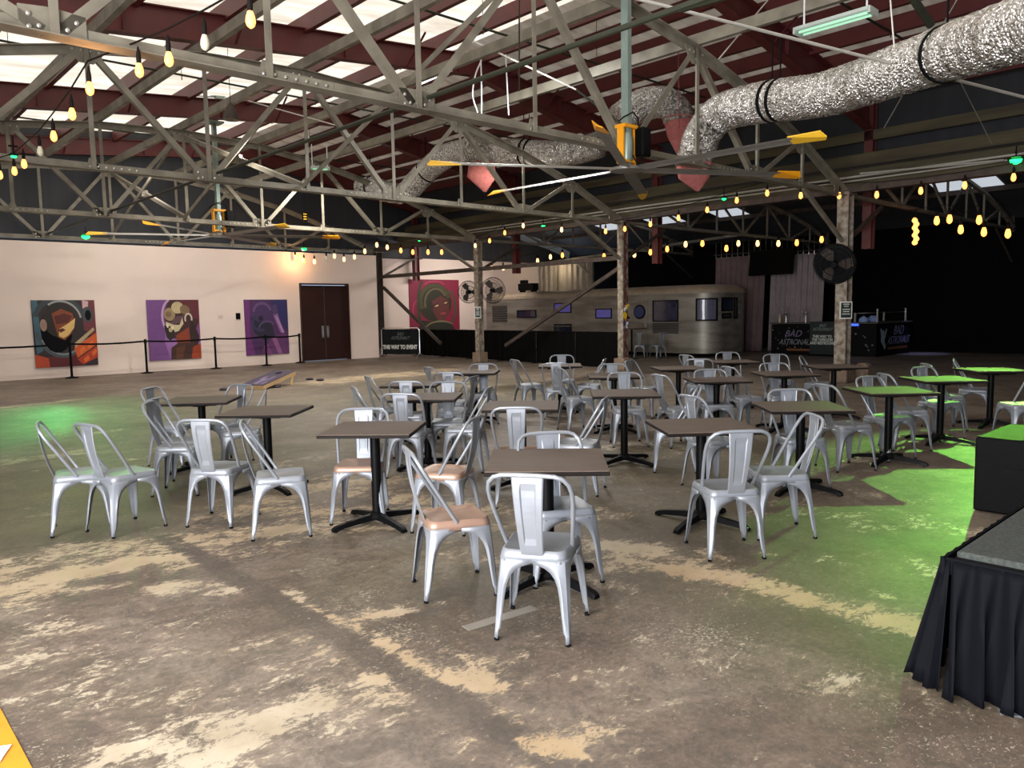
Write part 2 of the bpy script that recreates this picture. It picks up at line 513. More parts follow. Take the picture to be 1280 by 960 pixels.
wallbox('wall_back', -20, -19.8, -12, 18, 0, 6.6, M_DARKWALL)
wr = MB()
for (x0, x1, z0, z1) in ((-20, -17.5, 0, 7.6), (-11, 12, 0, 7.6), (-17.5, -11, 4.2, 7.6)):
    wr.box(((x0 + x1) / 2, -11.1, (z0 + z1) / 2), (x1 - x0, .2, z1 - z0))
struct(wr.obj('wall_right', M_DARKWALL))

# double door
dr = thing('double_door', 'dark brown double door with two steel pull plates in white wall', 'door', (-2.485, 17.22, 0))
fm = MB()
fm.box((-.92, 0, 1.35), (.05, .2, 2.7)); fm.box((.92, 0, 1.35), (.05, .2, 2.7)); fm.box((0, 0, 2.68), (1.86, .2, .05))
fm.obj('door_frame', M_DOOR, dr)
for s in (-1, 1):
    lf = MB(); lf.bbox((s * .452, .02, 1.335), (.89, .05, 2.6), .006)
    l = lf.obj('door_leaf', M_DOOR, dr)
    h = MB(); h.bbox((s * .1, -.012, 1.02), (.09, .012, .42), .003); h.tube([(s * .1, -.02, .88), (s * .1, -.06, .9), (s * .1, -.06, 1.14), (s * .1, -.02, 1.16)], .009)
    h.obj('pull_handle', M_CHROME, l, True)

# ------------------------------------------------------------------ paintings
def clip01(pts):
    for ax, lim, sg in ((0, 0.0, 1), (0, 1.0, -1), (1, 0.0, 1), (1, 1.0, -1)):
        out = []
        for i, b_ in enumerate(pts):
            a_ = pts[i - 1]
            da, db = sg * (a_[ax] - lim), sg * (b_[ax] - lim)
            if (da >= 0) != (db >= 0):
                t = da / (da - db)
                out.append((a_[0] + (b_[0] - a_[0]) * t, a_[1] + (b_[1] - a_[1]) * t))
            if db >= 0: out.append(b_)
        pts = out
        if not pts: break
    return pts
def painting(cx, z0, z1, w, y, label, bg, polys):
    h = z1 - z0
    t = thing('painting', label, 'painting', (cx, y, z0), 0, 'square canvases on the white wall')
    b = MB(); b.bbox((0, .02, h / 2), (w, .04, h), .004)
    b.obj('canvas', [tmat(bg)], t)
    cols, mb = [], MB()
    for i, (c, pts) in enumerate(polys):
        if c not in cols: cols.append(c)
        pts = clip01(pts)
        if len(pts) < 3: continue
        P = [((x - .5) * w, (1 - yy) * h) for x, yy in pts]
        M = Matrix.Translation((0, -.0006 * (i + 1), 0))
        n = len(P)
        mb.add([(x, 0, z) for x, z in P], [tuple(range(n - 1, -1, -1))] if False else [tuple(range(n))], cols.index(c), M)
    mb.obj('picture', [tmat(c) for c in cols], t)
    return t
def ell(cx, cy, rx, ry, a0=0, a1=360, n=18, rot=0):
    r = math.radians(rot); out = []
    for i in range(n):
        a = math.radians(a0 + (a1 - a0) * i / (n - (0 if a1 - a0 == 360 else 1)))
        x, y = rx * math.cos(a), ry * math.sin(a)
        out.append((cx + x * math.cos(r) - y * math.sin(r), cy + x * math.sin(r) + y * math.cos(r)))
    return out
def arcband(cx, cy, rx, ry, w, a0, a1, n=14):
    o = [(cx + rx * math.cos(math.radians(a0 + (a1 - a0) * i / n)), cy + ry * math.sin(math.radians(a0 + (a1 - a0) * i / n))) for i in range(n + 1)]
    k = [(cx + (rx - w) * math.cos(math.radians(a1 + (a0 - a1) * i / n)), cy + (ry - w) * math.sin(math.radians(a1 + (a0 - a1) * i / n))) for i in range(n + 1)]
    return o + k
p1 = [((60, 96, 108), [(0, 0), (.09, 0), (.1, .3), (.13, .75), (.03, .8)]), ((104, 46, 52), [(.78, 0), (1, 0), (1, .6), (.8, .45)]), ((190, 160, 160), [(.8, 0), (.9, .02), (.88, .16), (.8, .12)]),
      ((176, 66, 34), [(.0, .8), (.2, .86), (.35, 1), (0, 1)]), ((92, 30, 34), [(.2, .85), (.62, .8), (.75, 1), (.22, 1)]), ((70, 78, 84), arcband(.45, .35, .45, .52, .07, 20, 165)),
      ((120, 128, 132), arcband(.46, .36, .4, .47, .03, 25, 150)), ((52, 60, 66), arcband(.42, .3, .42, .36, .08, 190, 345)),
      ((150, 150, 146), arcband(.44, .32, .34, .32, .03, 235, 350)), ((14, 14, 16), ell(.36, .45, .25, .34)), ((36, 30, 26), ell(.42, .3, .26, .26)),
      ((128, 62, 34), [(.3, .2), (.45, .13), (.63, .2), (.66, .34), (.6, .5), (.48, .6), (.38, .56), (.34, .4)]), ((84, 34, 26), [(.33, .24), (.5, .2), (.62, .24), (.55, .34), (.36, .36)]),
      ((216, 178, 108), [(.4, .43), (.55, .35), (.67, .27), (.64, .42), (.54, .53), (.46, .57), (.39, .54)]), ((96, 40, 34), [(.38, .44), (.46, .42), (.5, .45), (.42, .49)]),
      ((60, 66, 70), ell(.87, .22, .09, .12)), ((20, 20, 22), ell(.88, .23, .05, .08)), ((150, 120, 104), ell(.16, .37, .055, .09)),
      ((200, 84, 36), [(.62, .72), (1, .5), (1, .68), (.66, .88)]), ((176, 58, 30), [(.66, .9), (1, .7), (1, .88), (.75, .98)]), ((214, 110, 46), [(.7, .76), (.78, .7), (.8, .76), (.72, .83)]), ((214, 110, 46), [(.84, .68), (.92, .62), (.94, .68), (.86, .75)]),
      ((218, 104, 44), [(.76, .9), (.84, .84), (.86, .9), (.78, .96)]), ((218, 104, 44), [(.9, .8), (.98, .74), (.99, .8), (.92, .87)]), ((182, 160, 120), [(.62, .66), (.95, .42), (.97, .46), (.64, .72)])]
painting(-10.62, .3, 2.15, 1.56, 17.15, 'square canvas of a face in a space helmet, orange suit', (44, 34, 34), p1)
p2 = [((112, 70, 128), [(0, 0), (.45, 0), (.35, .3), (.3, .7), (.4, 1), (0, 1)]), ((186, 150, 190), arcband(.46, .28, .2, .3, .04, 100, 260)), ((62, 30, 30), ell(.66, .3, .34, .4)), ((92, 34, 44), [(.6, 0), (1, 0), (1, .34), (.86, .3), (.72, .12)]),
      ((120, 66, 120), [(.92, .5), (1, .36), (1, .72), (.96, .74)]), ((40, 24, 22), [(.84, .3), (.98, .62), (.94, .8), (.72, .8)]), ((128, 52, 26), [(.52, .6), (.78, .46), (.8, .74), (.54, .78)]),
      ((148, 128, 92), ell(.42, .24, .11, .11)), ((186, 168, 128), ell(.58, .13, .12, .1)), ((120, 98, 70), ell(.72, .17, .1, .08, rot=20)), ((120, 96, 70), ell(.4, .24, .06, .05)), ((92, 66, 72), [(.42, .38), (.55, .28), (.7, .26), (.66, .36), (.5, .42)]),
      ((200, 186, 150), [(.34, .36), (.5, .42), (.6, .42), (.66, .3), (.68, .4), (.58, .52), (.42, .56), (.34, .48)]), ((36, 26, 24), [(.3, .42), (.42, .44), (.5, .52), (.48, .64), (.4, .68), (.34, .62)]), ((196, 186, 168), arcband(.78, .32, .08, .1, .03, 150, 380)),
      ((226, 214, 180), [(.35, .4), (.39, .41), (.38, .47), (.35, .45)]), ((226, 214, 180), [(.44, .44), (.48, .45), (.46, .51), (.43, .5)]), ((176, 160, 120), ell(.42, .5, .035, .04)),
      ((56, 30, 22), [(.42, .8), (.56, .72), (.86, .72), (.98, .8), (1, 1), (.4, 1)]), ((150, 56, 26), [(.84, .8), (1, .74), (1, 1), (.8, 1)]), ((84, 46, 26), [(.5, .8), (.7, .76), (.62, 1), (.5, 1)])]
painting(-7.66, .33, 2.15, 1.54, 17.15, 'square canvas of a masked figure in profile on lilac ground', (142, 96, 158), p2)
p3 = [((44, 40, 92), [(.6, 0), (1, 0), (1, .6), (.7, .3)]), ((104, 44, 108), [(0, 0), (.12, 0), (.1, .6), (.2, 1), (0, 1)]), ((66, 44, 88), ell(.42, .22, .26, .2)), ((96, 70, 116), arcband(.4, .22, .22, .18, .05, 180, 350)), ((34, 30, 50), [(.12, .3), (.3, .4), (.6, .4), (.68, .7), (.4, .72), (.2, .6)]),
      ((52, 44, 78), arcband(.35, .42, .2, .16, .05, 60, 240)), ((86, 66, 106), arcband(.5, .52, .2, .14, .03, 180, 330)), ((130, 92, 142), [(.68, .16), (.76, .26), (.9, .62), (.8, .6), (.66, .3)]), ((166, 128, 170), [(.7, .3), (.75, .32), (.96, .7), (.88, .68)]),
      ((92, 50, 96), [(.58, .7), (.9, .6), (1, .72), (1, 1), (.3, 1), (.4, .86)]), ((138, 86, 130), [(.6, .72), (.7, .68), (.84, 1), (.74, 1)]), ((122, 66, 122), [(.4, .84), (.5, .8), (.6, 1), (.45, 1)]), ((74, 54, 96), ell(.7, .18, .06, .1)), ((26, 24, 44), ell(.36, .34, .06, .05))]
painting(-4.67, .33, 2.15, 1.5, 17.15, 'square canvas in dark purples nearest the brown door', (72, 40, 84), p3)
p4 = [((128, 28, 58), [(0, 0), (1, 0), (1, 1), (0, 1)]), ((160, 50, 84), arcband(.5, .1, .2, .08, .03, 180, 360)), ((160, 50, 84), arcband(.15, .6, .1, .2, .03, 90, 300)), ((44, 42, 28), ell(.5, .45, .34, .38)), ((70, 66, 42), arcband(.5, .42, .32, .34, .07, 150, 350)), ((92, 86, 58), arcband(.52, .46, .24, .3, .04, 160, 330)),
      ((54, 56, 36), arcband(.28, .5, .14, .5, .06, 110, 260)), ((70, 70, 46), arcband(.8, .55, .14, .34, .05, 250, 440)), ((92, 46, 44), [(.44, .42), (.62, .32), (.78, .42), (.78, .62), (.7, .8), (.56, .82), (.46, .64)]), ((64, 28, 30), [(.44, .5), (.56, .46), (.6, .52), (.48, .56)]), ((64, 28, 30), [(.66, .44), (.76, .42), (.78, .48), (.68, .5)]),
      ((206, 176, 130), [(.49, .52), (.56, .49), (.57, .52), (.5, .54)]), ((206, 176, 130), [(.68, .46), (.74, .44), (.75, .46), (.69, .48)]), ((150, 60, 60), [(.6, .66), (.7, .64), (.72, .68), (.62, .7)]), ((40, 40, 30), [(.2, .8), (.8, .86), (.9, 1), (.15, 1)]), ((120, 110, 78), arcband(.6, .95, .3, .14, .03, 190, 330))]
painting(3.18, .9, 2.97, 2.56, 18.27, 'large crimson canvas of a face wrapped in green coils', (110, 24, 50), p4)
# small things on the white wall
b = MB(); b.bbox((-5.63, 17.18, 1.62), (.14, .04, .2), .005); tag(b.obj('wall_switch_box', M_BLACK), 'small black box on white wall beside the dark purple canvas', 'switch box')
b = MB(); b.box((-6.2, 17.196, 1.6), (.2, .004, .16)); b.box((-6.2, 17.193, 1.62), (.15, .002, .01), 1); b.box((-6.2, 17.193, 1.57), (.12, .002, .01), 1)
tag(b.obj('caption_card', [tmat((222, 204, 192)), tmat((120, 110, 104))]), 'faint white caption card left of the small black wall box', 'card')

# ------------------------------------------------------------------ belt stanchions
ST = [onz(-60, 484), onz(87, 472), onz(187, 467), onz(270, 461), onz(334, 457), onz(373, 453.5)]
STL = ['outside left end', 'in front of the helmet canvas', 'in front of the lilac canvas, left edge', 'between the lilac and dark purple canvases', 'in front of the dark purple canvas', 'next to the brown double door']
for i, p in enumerate(ST):
    p = Vector((p.x, 16.62 if i < 5 else 16.85, 0))
    t = thing('belt_stanchion', 'black belt post ' + STL[i], 'stanchion', p, 0, 'black belt posts along the white wall')
    MB().lathe([(.17, 0), (.175, .012), (.15, .03), (.05, .045), (.03, .06)], 20).obj('base', M_BLACK, t, True)
    MB().lathe([(.032, .05), (.032, .88)], 14).obj('post', M_BLACK, t, True)
    MB().lathe([(.038, .87), (.04, .89), (.04, .98), (.034, 1.0)], 14).obj('belt_head', M_BLACK, t, True)
    if i < 5:
        q = ST[i + 1]; q = Vector((q.x, 16.62 if i + 1 < 5 else 16.85, 0)) - p
        bm_ = MB()
        pts = [q * (k / 10) + Vector((0, 0, .94 - .035 * math.sin(PI * k / 10))) for k in range(11)]
        for k in range(10): bm_.beam(pts[k], pts[k + 1], .004, .05)
        bm_.obj('belt', M_BLACK, t)

# ------------------------------------------------------------------ roof: deck, purlins, rafters
RIDGE = -4.8
def deck_z(x):
    return 7.5 - (.09 * (RIDGE - x) if x < RIDGE else .16 * (x - RIDGE))
ds = MB()
YD0, YD1 = -11.2, 18.2
xsr = [-20.2, RIDGE, 2.6]
ds.add([(-20.2, YD0, deck_z(-20.2)), (RIDGE, YD0, 7.5), (RIDGE, YD1, 7.5), (-20.2, YD1, deck_z(-20.2))], [(0, 1, 2, 3)])
ds.add([(RIDGE, YD0, 7.5), (2.6, YD0, deck_z(2.6)), (2.6, YD1, deck_z(2.6)), (RIDGE, YD1, 7.5)], [(0, 1, 2, 3)], 1)
def deck_material(tr=.4, nm='translucent_roof_blanket'):
    m = bpy.data.materials.new(nm); m.use_nodes = True
    nt = m.node_tree; N, L = nt.nodes, nt.links
    N.remove(N['Principled BSDF'])
    out = [n for n in N if n.type == 'OUTPUT_MATERIAL'][0]
    tc = N.new('ShaderNodeTexCoord')
    mp = N.new('ShaderNodeMapping'); mp.inputs['Scale'].default_value = (.35, 1.4, 1); L.new(tc.outputs['Object'], mp.inputs['Vector'])
    n = N.new('ShaderNodeTexNoise'); n.inputs['Scale'].default_value = 2.2; n.inputs['Detail'].default_value = 5; L.new(mp.outputs['Vector'], n.inputs['Vector'])
    r = N.new('ShaderNodeValToRGB'); r.color_ramp.elements[0].position = .3; r.color_ramp.elements[0].color = lin((196, 184, 168)); r.color_ramp.elements[1].position = .7; r.color_ramp.elements[1].color = lin((240, 234, 222))
    L.new(n.outputs['Fac'], r.inputs['Fac'])
    d = N.new('ShaderNodeBsdfDiffuse'); t = N.new('ShaderNodeBsdfTranslucent'); mx = N.new('ShaderNodeMixShader'); mx.inputs[0].default_value = tr
    L.new(r.outputs['Color'], d.inputs['Color']); L.new(r.outputs['Color'], t.inputs['Color'])
    # sagging wrinkles
    w = N.new('ShaderNodeTexWave'); w.inputs['Scale'].default_value = 1.1; w.inputs['Distortion'].default_value = 3; w.bands_direction = 'Y'; L.new(tc.outputs['Object'], w.inputs['Vector'])
    bp = N.new('ShaderNodeBump'); bp.inputs['Strength'].default_value = .5; bp.inputs['Distance'].default_value = .06; L.new(w.outputs['Fac'], bp.inputs['Height'])
    L.new(bp.outputs['Normal'], d.inputs['Normal'])
    L.new(d.outputs[0], mx.inputs[1]); L.new(t.outputs[0], mx.inputs[2]); L.new(mx.outputs[0], out.inputs['Surface'])
    return m
M_DECK = deck_material()
struct(ds.obj('ceiling', [M_DECK, deck_material(.04, 'dimmed_roof_blanket')]))  # same blanket; its dimmer slope is put in by passing less sun

# maroon purlins (run along Y)
px_ = RIDGE + .25
k = 0
pur = []
xr = [RIDGE + .3 + i * .88 for i in range(8)]
xl = [RIDGE - 1.0 - i * 1.5 for i in range(10)]
def ordn(i):
    return ['first', 'second', 'third', 'fourth', 'fifth', 'sixth', 'seventh', 'eighth', 'ninth', 'tenth', 'eleventh', 'twelfth', 'thirteenth'][i]
for side, lst in (('towards the dark eave wall', xr), ('on the side away from the eave wall', xl)):
    for i, x in enumerate(lst):
        b = MB()
        z = deck_z(x) - .17
        b.profile((x, -11, z), (x, 18, z), [(-.05, -.15), (.05, -.15), (.05, -.138), (-.04, -.138), (-.04, .138), (.05, .138), (.05, .15), (-.05, .15)])
        tag(b.obj('roof_purlin', M_MAROON), 'maroon roof purlin, %s from the ridge %s' % (ordn(i), side), 'purlin', 'maroon purlins under the white roof')
# maroon rafters (tapered I frames) with posts
for i, y in enumerate((-5.55, .35, 6.25, 12.1, 17.9)):
    t = thing('roof_rafter', 'maroon rigid frame under the white roof, ' + ['behind the viewer at right', 'above the near rusty column', 'second from the white wall among those mid-hall', 'over the two caged fans', 'against the dark gable wall'][i], 'roof frame', (0, y, 0), 0, 'maroon steel frames of the roof')
    for xa, xb, nm in ((-20, RIDGE, 'rafter'), (RIDGE, 2.15, 'rafter')):
        za, zb = deck_z(xa) - .26, deck_z(xb) - .26
        b = MB()
        n = 1
        ha, hb = (.55, .42) if xa < RIDGE else (.42, .62)
        for (h0, h1, w, t0) in ((0, 1, .018, 0),):
            b.add([(xa, -.01, za), (xb, -.01, zb), (xb, -.01, zb - hb), (xa, -.01, za - ha), (xa, .01, za), (xb, .01, zb), (xb, .01, zb - hb), (xa, .01, za - ha)],
                  [(0, 1, 2, 3), (7, 6, 5, 4), (0, 4, 5, 1), (3, 2, 6, 7), (0, 3, 7, 4), (1, 5, 6, 2)])
        b.beam((xa, 0, za), (xb, 0, zb), .2, .018)
        b.beam((xa, 0, za - ha), (xb, 0, zb - hb), .2, .018)
        b.obj(nm, M_MAROON, t)
    b = MB(); b.ibeam((2.0, 0, 2.9), (2.0, 0, deck_z(2.0) - .3), .2, .22, .018, up=(1, 0, 0)); b.obj('post', M_MAROON, t)
    for x in (-16, -12, -8, -5.2, -2, .6):
        h = .44
        st = MB(); st.box((x, 0, deck_z(x) - .26 - h / 2), (.012, .18, h - .02))
        st.obj('web_stiffener', M_MAROON, t)
    for x in (-15.3, -10.2, -6.6, -2.6):
        b = MB(); z = deck_z(x) - .76
        b.ell((x, -.1, z + .06), (x, -.75, deck_z(x) - .2), .05); b.ell((x, .1, z + .06), (x, .75, deck_z(x) - .2), .05)
        b.obj('flange_brace', M_MAROON, t)

# ------------------------------------------------------------------ bowstring trusses
SP = 5.885
def tz(x, span=18.2, zt=6.0, zb=3.88):
    c = -span / 2 if span > 0 else -span / 2
    return zt - (zt - zb - .05) * ((x - c) / (span / 2)) ** 2
NOD = [0, -2.0, -3.65, -5.5, -7.22, -9.1, -10.9, -12.65, -14.45, -16.2, -18.2]
def make_truss(y):
    t = thing('roof_truss', '', 'truss', (0, y, 0), 0, 'cream bowstring trusses of the main span')
    zb = 3.86
    b = MB(); b.tee((.1, 0, zb), (-18.3, 0, zb), .19, .11)
    b.obj('bottom_chord', M_TRUSS, t)
    tn = [0, -2.0, -5.5, -9.1, -12.65, -16.2, -18.2]
    tzs = {x: tz(x) for x in NOD}
    tzs[-7.22] = (tzs[-5.5] * .48 + tzs[-9.1] * .52) + .08
    b = MB()
    tk = [0, -2.0, -3.65, -5.5, -7.22, -9.1, -10.9, -12.65, -14.45, -16.2, -18.2]
    for a, c in zip(tk[:-1], tk[1:]):
        b.profile((a, 0, tzs[a]), (c, 0, tzs[c]), [(-.095, .0), (.095, .0), (.095, .012), (-.083, .012), (-.01, .012), (-.01, -.12), (.01, -.12) if False else (-.02, -.12), (-.02, .0)] if False else [(-.1, 0), (-.012, 0), (-.012, -.12), (.012, -.12), (.012, 0), (.1, 0), (.1, .014), (-.1, .014)])
    b.obj('top_chord', M_TRUSS, t)
    for i, x in enumerate(NOD[1:-1]):
        b = MB()
        b.ell((x, -.03, zb + .02), (x, -.03, tzs[x] - .02), .07, .008, up=(0, 1, 0))
        b.obj('vertical_strut', M_TRUSS, t)
    dg = []
    for i in range(1, len(NOD)):
        a, c = NOD[i - 1], NOD[i]
        if i == 1: continue
        if i % 2 == 0: dg.append(((a, tzs[a]), (c, zb)))
        else: dg.append(((a, zb), (c, tzs[c])))
    for (a, c) in dg:
        b = MB()
        v = Vector((c[0] - a[0], 0, c[1] - a[1])); v.normalize()
        p = Vector((a[0], .02, a[1])) + v * .08; q = Vector((c[0], .02, c[1])) - v * .08
        b.profile(p, q, [(-.045, -.045), (.045, -.045), (.045, -.037), (-.037, -.037), (-.037, .045), (-.045, .045)], up=(0, 0, 1))
        b.obj('diagonal_strut', M_TRUSS, t)
    def bolts(mb, pts, y):
        for x, z in pts:
            mb.lathe([(.02, 0), (.019, .01), (.01, .016)], 8, 1, Matrix.Translation((x, y, z)) @ Matrix.Rotation(PI / 2, 4, 'X'))
    for i, x in enumerate(NOD):
        b = MB()
        if i % 2 == 0 and 0 < i < 10:
            for s in (-1, 1):
                b.poly([(x - .24, zb), (x + .24, zb), (x + .24, zb + .2), (x + .05, zb + .22), (x - .05, zb + .22), (x - .24, zb + .2)], .01, Matrix.Translation((0, s * .02 + .005, 0)))
            bolts(b, [(x - .17, zb + .14), (x - .1, zb + .06), (x, zb + .15), (x, zb + .07), (x + .17, zb + .14), (x + .1, zb + .07), (x - .17, zb + .04)], -.026)
        elif 0 < i < 10:
            z = tzs[x]
            b.poly([(x - .28, z), (x + .28, z), (x + .22, z - .14), (x + .1, z - .26), (x - .1, z - .26), (x - .22, z - .14)], .012, Matrix.Translation((0, -.012, 0)))
            bolts(b, [(x - .18, z - .08), (x - .06, z - .08), (x + .06, z - .08), (x + .18, z - .08), (x, z - .18)], -.026)
            b2 = MB()
            b2.poly([(x - .1, zb), (x + .1, zb), (x + .05, zb + .18), (x - .05, zb + .18)], .01, Matrix.Translation((0, -.01, 0)))
            bolts(b2, [(x, zb + .12), (x - .04, zb + .05), (x + .04, zb + .05)], -.02)
            b2.obj('gusset_plate', [M_TRUSS, M_BOLT], t)
        else:
            s = 1 if i else -1
            z = zb
            b.poly([(x + s * .0, z - .05), (x + s * .55, z - .02), (x + s * .6, z + .2), (x, z + .12)][::1] if s > 0 else [(x, z - .05), (x - .6, z - .02), (x - .55, z + .2), (x, z + .12)], .012, Matrix.Translation((0, -.012, 0)))
        b.obj('gusset_plate', [M_TRUSS, M_BOLT], t)
    for xx in (-12.3, -7.9, -4.5):
        b = MB()
        b.box((xx, -.016, zb + .06), (.72, .008, .085))
        for q in range(6):
            b.lathe([(.019, 0), (.018, .009), (.008, .014)], 6, 1, Matrix.Translation((xx + (q - 2.5) * .11, -.02, zb + .06)) @ Matrix.Rotation(PI / 2, 4, 'X'))
        b.obj('splice_plate', [M_TRUSS, M_BOLT], t)
    # knee brace to the column
    b = MB(); b.beam((-1.85, 0, 3.86), (-.12, 0, 2.95), .07, .07); b.obj('knee_brace', M_TRUSS, t)
    return t
tr = make_truss(0)
tr['label'] = 'nearest cream bowstring truss, meeting the rusty column with the round fan'
dup(tr, (0, SP, 0), 0, 'cream bowstring truss meeting the column with stickers')
dup(tr, (0, 2 * SP, 0), 0, 'cream bowstring truss meeting the column with two caged fans')
dup(tr, (0, 3 * SP, 0), 0, 'farthest cream bowstring truss, directly over the white wall')

# longitudinal ties, purlins between trusses
def lbar(name, label, x, z, w, h, m, y0=-8.5, y1=17.9, prof='beam'):
    b = MB()
    if prof == 'beam': b.beam((x, y0, z), (x, y1, z), w, h)
    elif prof == 'tube': b.tube([(x, y0, z), (x, y1, z)], w / 2, 10)
    elif prof == 'chan': b.profile((x, y0, z), (x, y1, z), [(-w / 2, -h / 2), (w / 2, -h / 2), (w / 2, -h / 2 + .012), (-w / 2 + .012, -h / 2 + .012), (-w / 2 + .012, h / 2 - .012), (w / 2, h / 2 - .012), (w / 2, h / 2), (-w / 2, h / 2)])
    return tag(b.obj(name, m), label, 'beam', 'long cream beams lying on the trusses')
NM = {-5.5: 'closest to the ridge over the large fan', -7.22: 'second out from the large fan mast', -9.1: 'over the crowns of the trusses', -10.9: 'one bay beyond the truss crowns', -12.65: 'far left one of the five'}
for x in (-5.5, -7.22, -9.1, -10.9, -12.65):
    z = {-5.5: tz(-5.5), -7.22: tz(-7.22), -9.1: 6.0, -10.9: tz(-10.9), -12.65: tz(-12.65)}[x] + .1
    lbar('truss_purlin', 'long cream beam lying across the trusses, ' + NM[x], x, z, .09, .17, M_TRUSS, prof='chan')
tie = MB(); tie.tube([(-10.75, -8.5, 4.02), (-10.75, 17.6, 4.02)], .028, 8)
tag(tie.obj('tie_pipe', M_DPIPE), 'dark pipe running across the bottom chords of all trusses', 'pipe')
for i in range(4):
    ya, yb = SP * (i - 1), SP * i
    if i == 0: continue
    t = thing('sway_brace', 'crossed steel bars, ' + ['from the near truss towards the viewer', 'between the near truss and the next', 'between the second and third truss', 'between third truss and the one over the white wall'][i], 'brace', (-9.1, 0, 0), 0, 'crossed braces between trusses')
    b = MB(); b.ell((.06, ya + .05, 3.95), (.06, yb - .05, 5.85), .09, .01, up=(1, 0, 0)); b.obj('brace_bar', M_TRUSS, t)
    b = MB(); b.ell((-.06, ya + .05, 5.85), (-.06, yb - .05, 3.95), .09, .01, up=(1, 0, 0)); b.obj('brace_bar', M_TRUSS, t)
    b = MB(); b.box((0, (ya + yb) / 2, 4.9), (.16, .22, .16)); b.obj('centre_plate', M_TRUSS, t)

# sprinkler pipes along X with hangers
for i, (y, z) in enumerate(((3.3, 6.52), (9.2, 6.52), (15.0, 6.52), (-1.2, 6.6))):
    t = thing('sprinkler_pipe', 'thin black pipe hung under the white roof, ' + ['between the first two trusses', 'between the second and third truss', 'nearest the dark gable', 'nearest the viewer'][i], 'pipe', (0, y, 0), 0, 'black pipes under the roof')
    b = MB(); b.tube([(-19, 0, z), (1.5, 0, z)], .022, 8); b.obj('pipe', M_DPIPE, t, True)
    for x in (-16, -13, -10, -7, -4, -1):
        b = MB(); b.tube([(x, 0, z), (x, 0, deck_z(x) - .03)], .006, 5); b.tube([(x, 0, z), (x, 0, z - .1)], .01, 5); b.obj('hanger', M_DPIPE, t)

# ------------------------------------------------------------------ columns
def col_steel(i, y, label, kind):
    t = thing('steel_column', label, 'column', (0, y, 0))
    if kind == 'laced':
        for s in (-1, 1):
            b = MB(); b.profile((s * .1, 0, .02), (s * .1, 0, 3.95), [(-.09, -.012), (.09, -.012), (.09, .012), (-.09, .012)], up=(1, 0, 0)); b.beam((s * .1 - s * .02, -.085, .02), (s * .1 - s * .02, -.085, 3.95), .05, .012, up=(0, 1, 0)); b.beam((s * .1 - s * .02, .085, .02), (s * .1 - s * .02, .085, 3.95), .05, .012, up=(0, 1, 0))
            b.obj('side_channel', M_COLUMN, t)
        b = MB()
        n = 17
        for j in range(n):
            z0, z1 = .1 + j * .225, .1 + (j + 1) * .225
            s = 1 if j % 2 else -1
            b.beam((-.07 * s, -.094, z0), (.07 * s, -.094, z1), .006, .045, up=(0, 1, 0))
        b.obj('lacing_bars', M_RUST, t)
        b = MB(); b.box((0, .095, 2), (.2, .008, 3.9)); b.obj('back_plate', M_COLUMN, t)
    else:
        b = MB()
        w = .2 if kind == 'h' else .24
        b.ibeam((0, 0, .02), (0, 0, 3.95), w, .2 if kind == 'h' else .26, .016, up=(1, 0, 0))
        b.obj('shaft', M_COLUMN if kind != 'dark' else M_DCOL, t)
    b = MB(); b.bbox((0, 0, .16), (.36, .36, .32), .015); b.obj('concrete_footing', M_BLOCK, t)
    b = MB(); b.beam((.1, 0, 2.95), (1.85, 0, 3.8), .07, .07); b.obj('knee_brace', M_DCOL, t)
    b = MB(); b.box((0, 0, 3.9), (.34, .3, .03)); b.obj('cap_plate', M_COLUMN, t)
    return t
c0 = col_steel(0, 0, 'rusty steel column carrying a round fan and a framed notice', 'w')
c1 = col_steel(1, SP, 'riveted laced steel column with a patch of stickers', 'laced')
c2 = col_steel(2, 2 * SP, 'grey steel column carrying two caged fans', 'h')
c3 = col_steel(3, 3 * SP - .1, 'dark steel column at the corner of the white wall', 'dark')
b = MB(); b.bbox((0, 0, .2), (.3, .26, .4), .06); bo = b.obj('stone_block', M_BLOCK, None, loc=(.42, -.28, 0)); tag(bo, 'rough stone block against the foot of the rusty column', 'block')

# stickers on the laced column
st = thing('sticker_patch', 'cluster of colourful stickers wrapped on the laced column', 'stickers', (-.03, SP - .108, 1.42))
random.seed(3)
cs = [(230, 190, 40), (240, 240, 240), (60, 70, 150), (20, 20, 20), (210, 120, 40), (240, 230, 180), (120, 110, 180)]
for i in range(16):
    b = MB(); b.box((random.uniform(-.13, .13), -.001 * i, random.uniform(-.3, .32)), (random.uniform(.04, .1), .003, random.uniform(.04, .1)), rz=0)
    b.obj('sticker', tmat(cs[i % 7]), st)
b = MB(); b.lathe([(.085, 0), (.085, .004)], 16, 0, Matrix.Translation((-.04, -.018, .04)) @ Matrix.Rotation(PI / 2, 4, 'X')); b.obj('sticker', tmat((236, 196, 40)), st)
# framed notices on columns
def notice(x, y, z, w, h, label):
    t = thing('framed_notice', label, 'sign', (x, y, z))
    t.rotation_euler = (0, 0, math.radians(-42))
    b = MB(); b.bbox((0, 0, 0), (w, .015, h), .003); b.obj('frame', tmat((216, 214, 204)), t)
    b = MB(); b.box((0, -.009, 0), (w * .82, .004, h * .86)); f = b.obj('panel', tmat((24, 36, 34)), t)
    b = MB()
    for k, (ww, zz) in enumerate(((.5, .34), (.36, .22), (.6, .05), (.5, -.08), (.64, -.22))):
        b.box((0.0, -.0125, zz * h), (w * ww, .002, h * .05))
    b.obj('lettering', tmat((196, 200, 190)), t)
    return t
notice(-.17, -.13, 1.52, .26, .36, 'white framed dark notice on the rusty column')
notice(-.16, 2 * SP - .12, 1.6, .2, .36, 'small framed notice on the column with two caged fans')

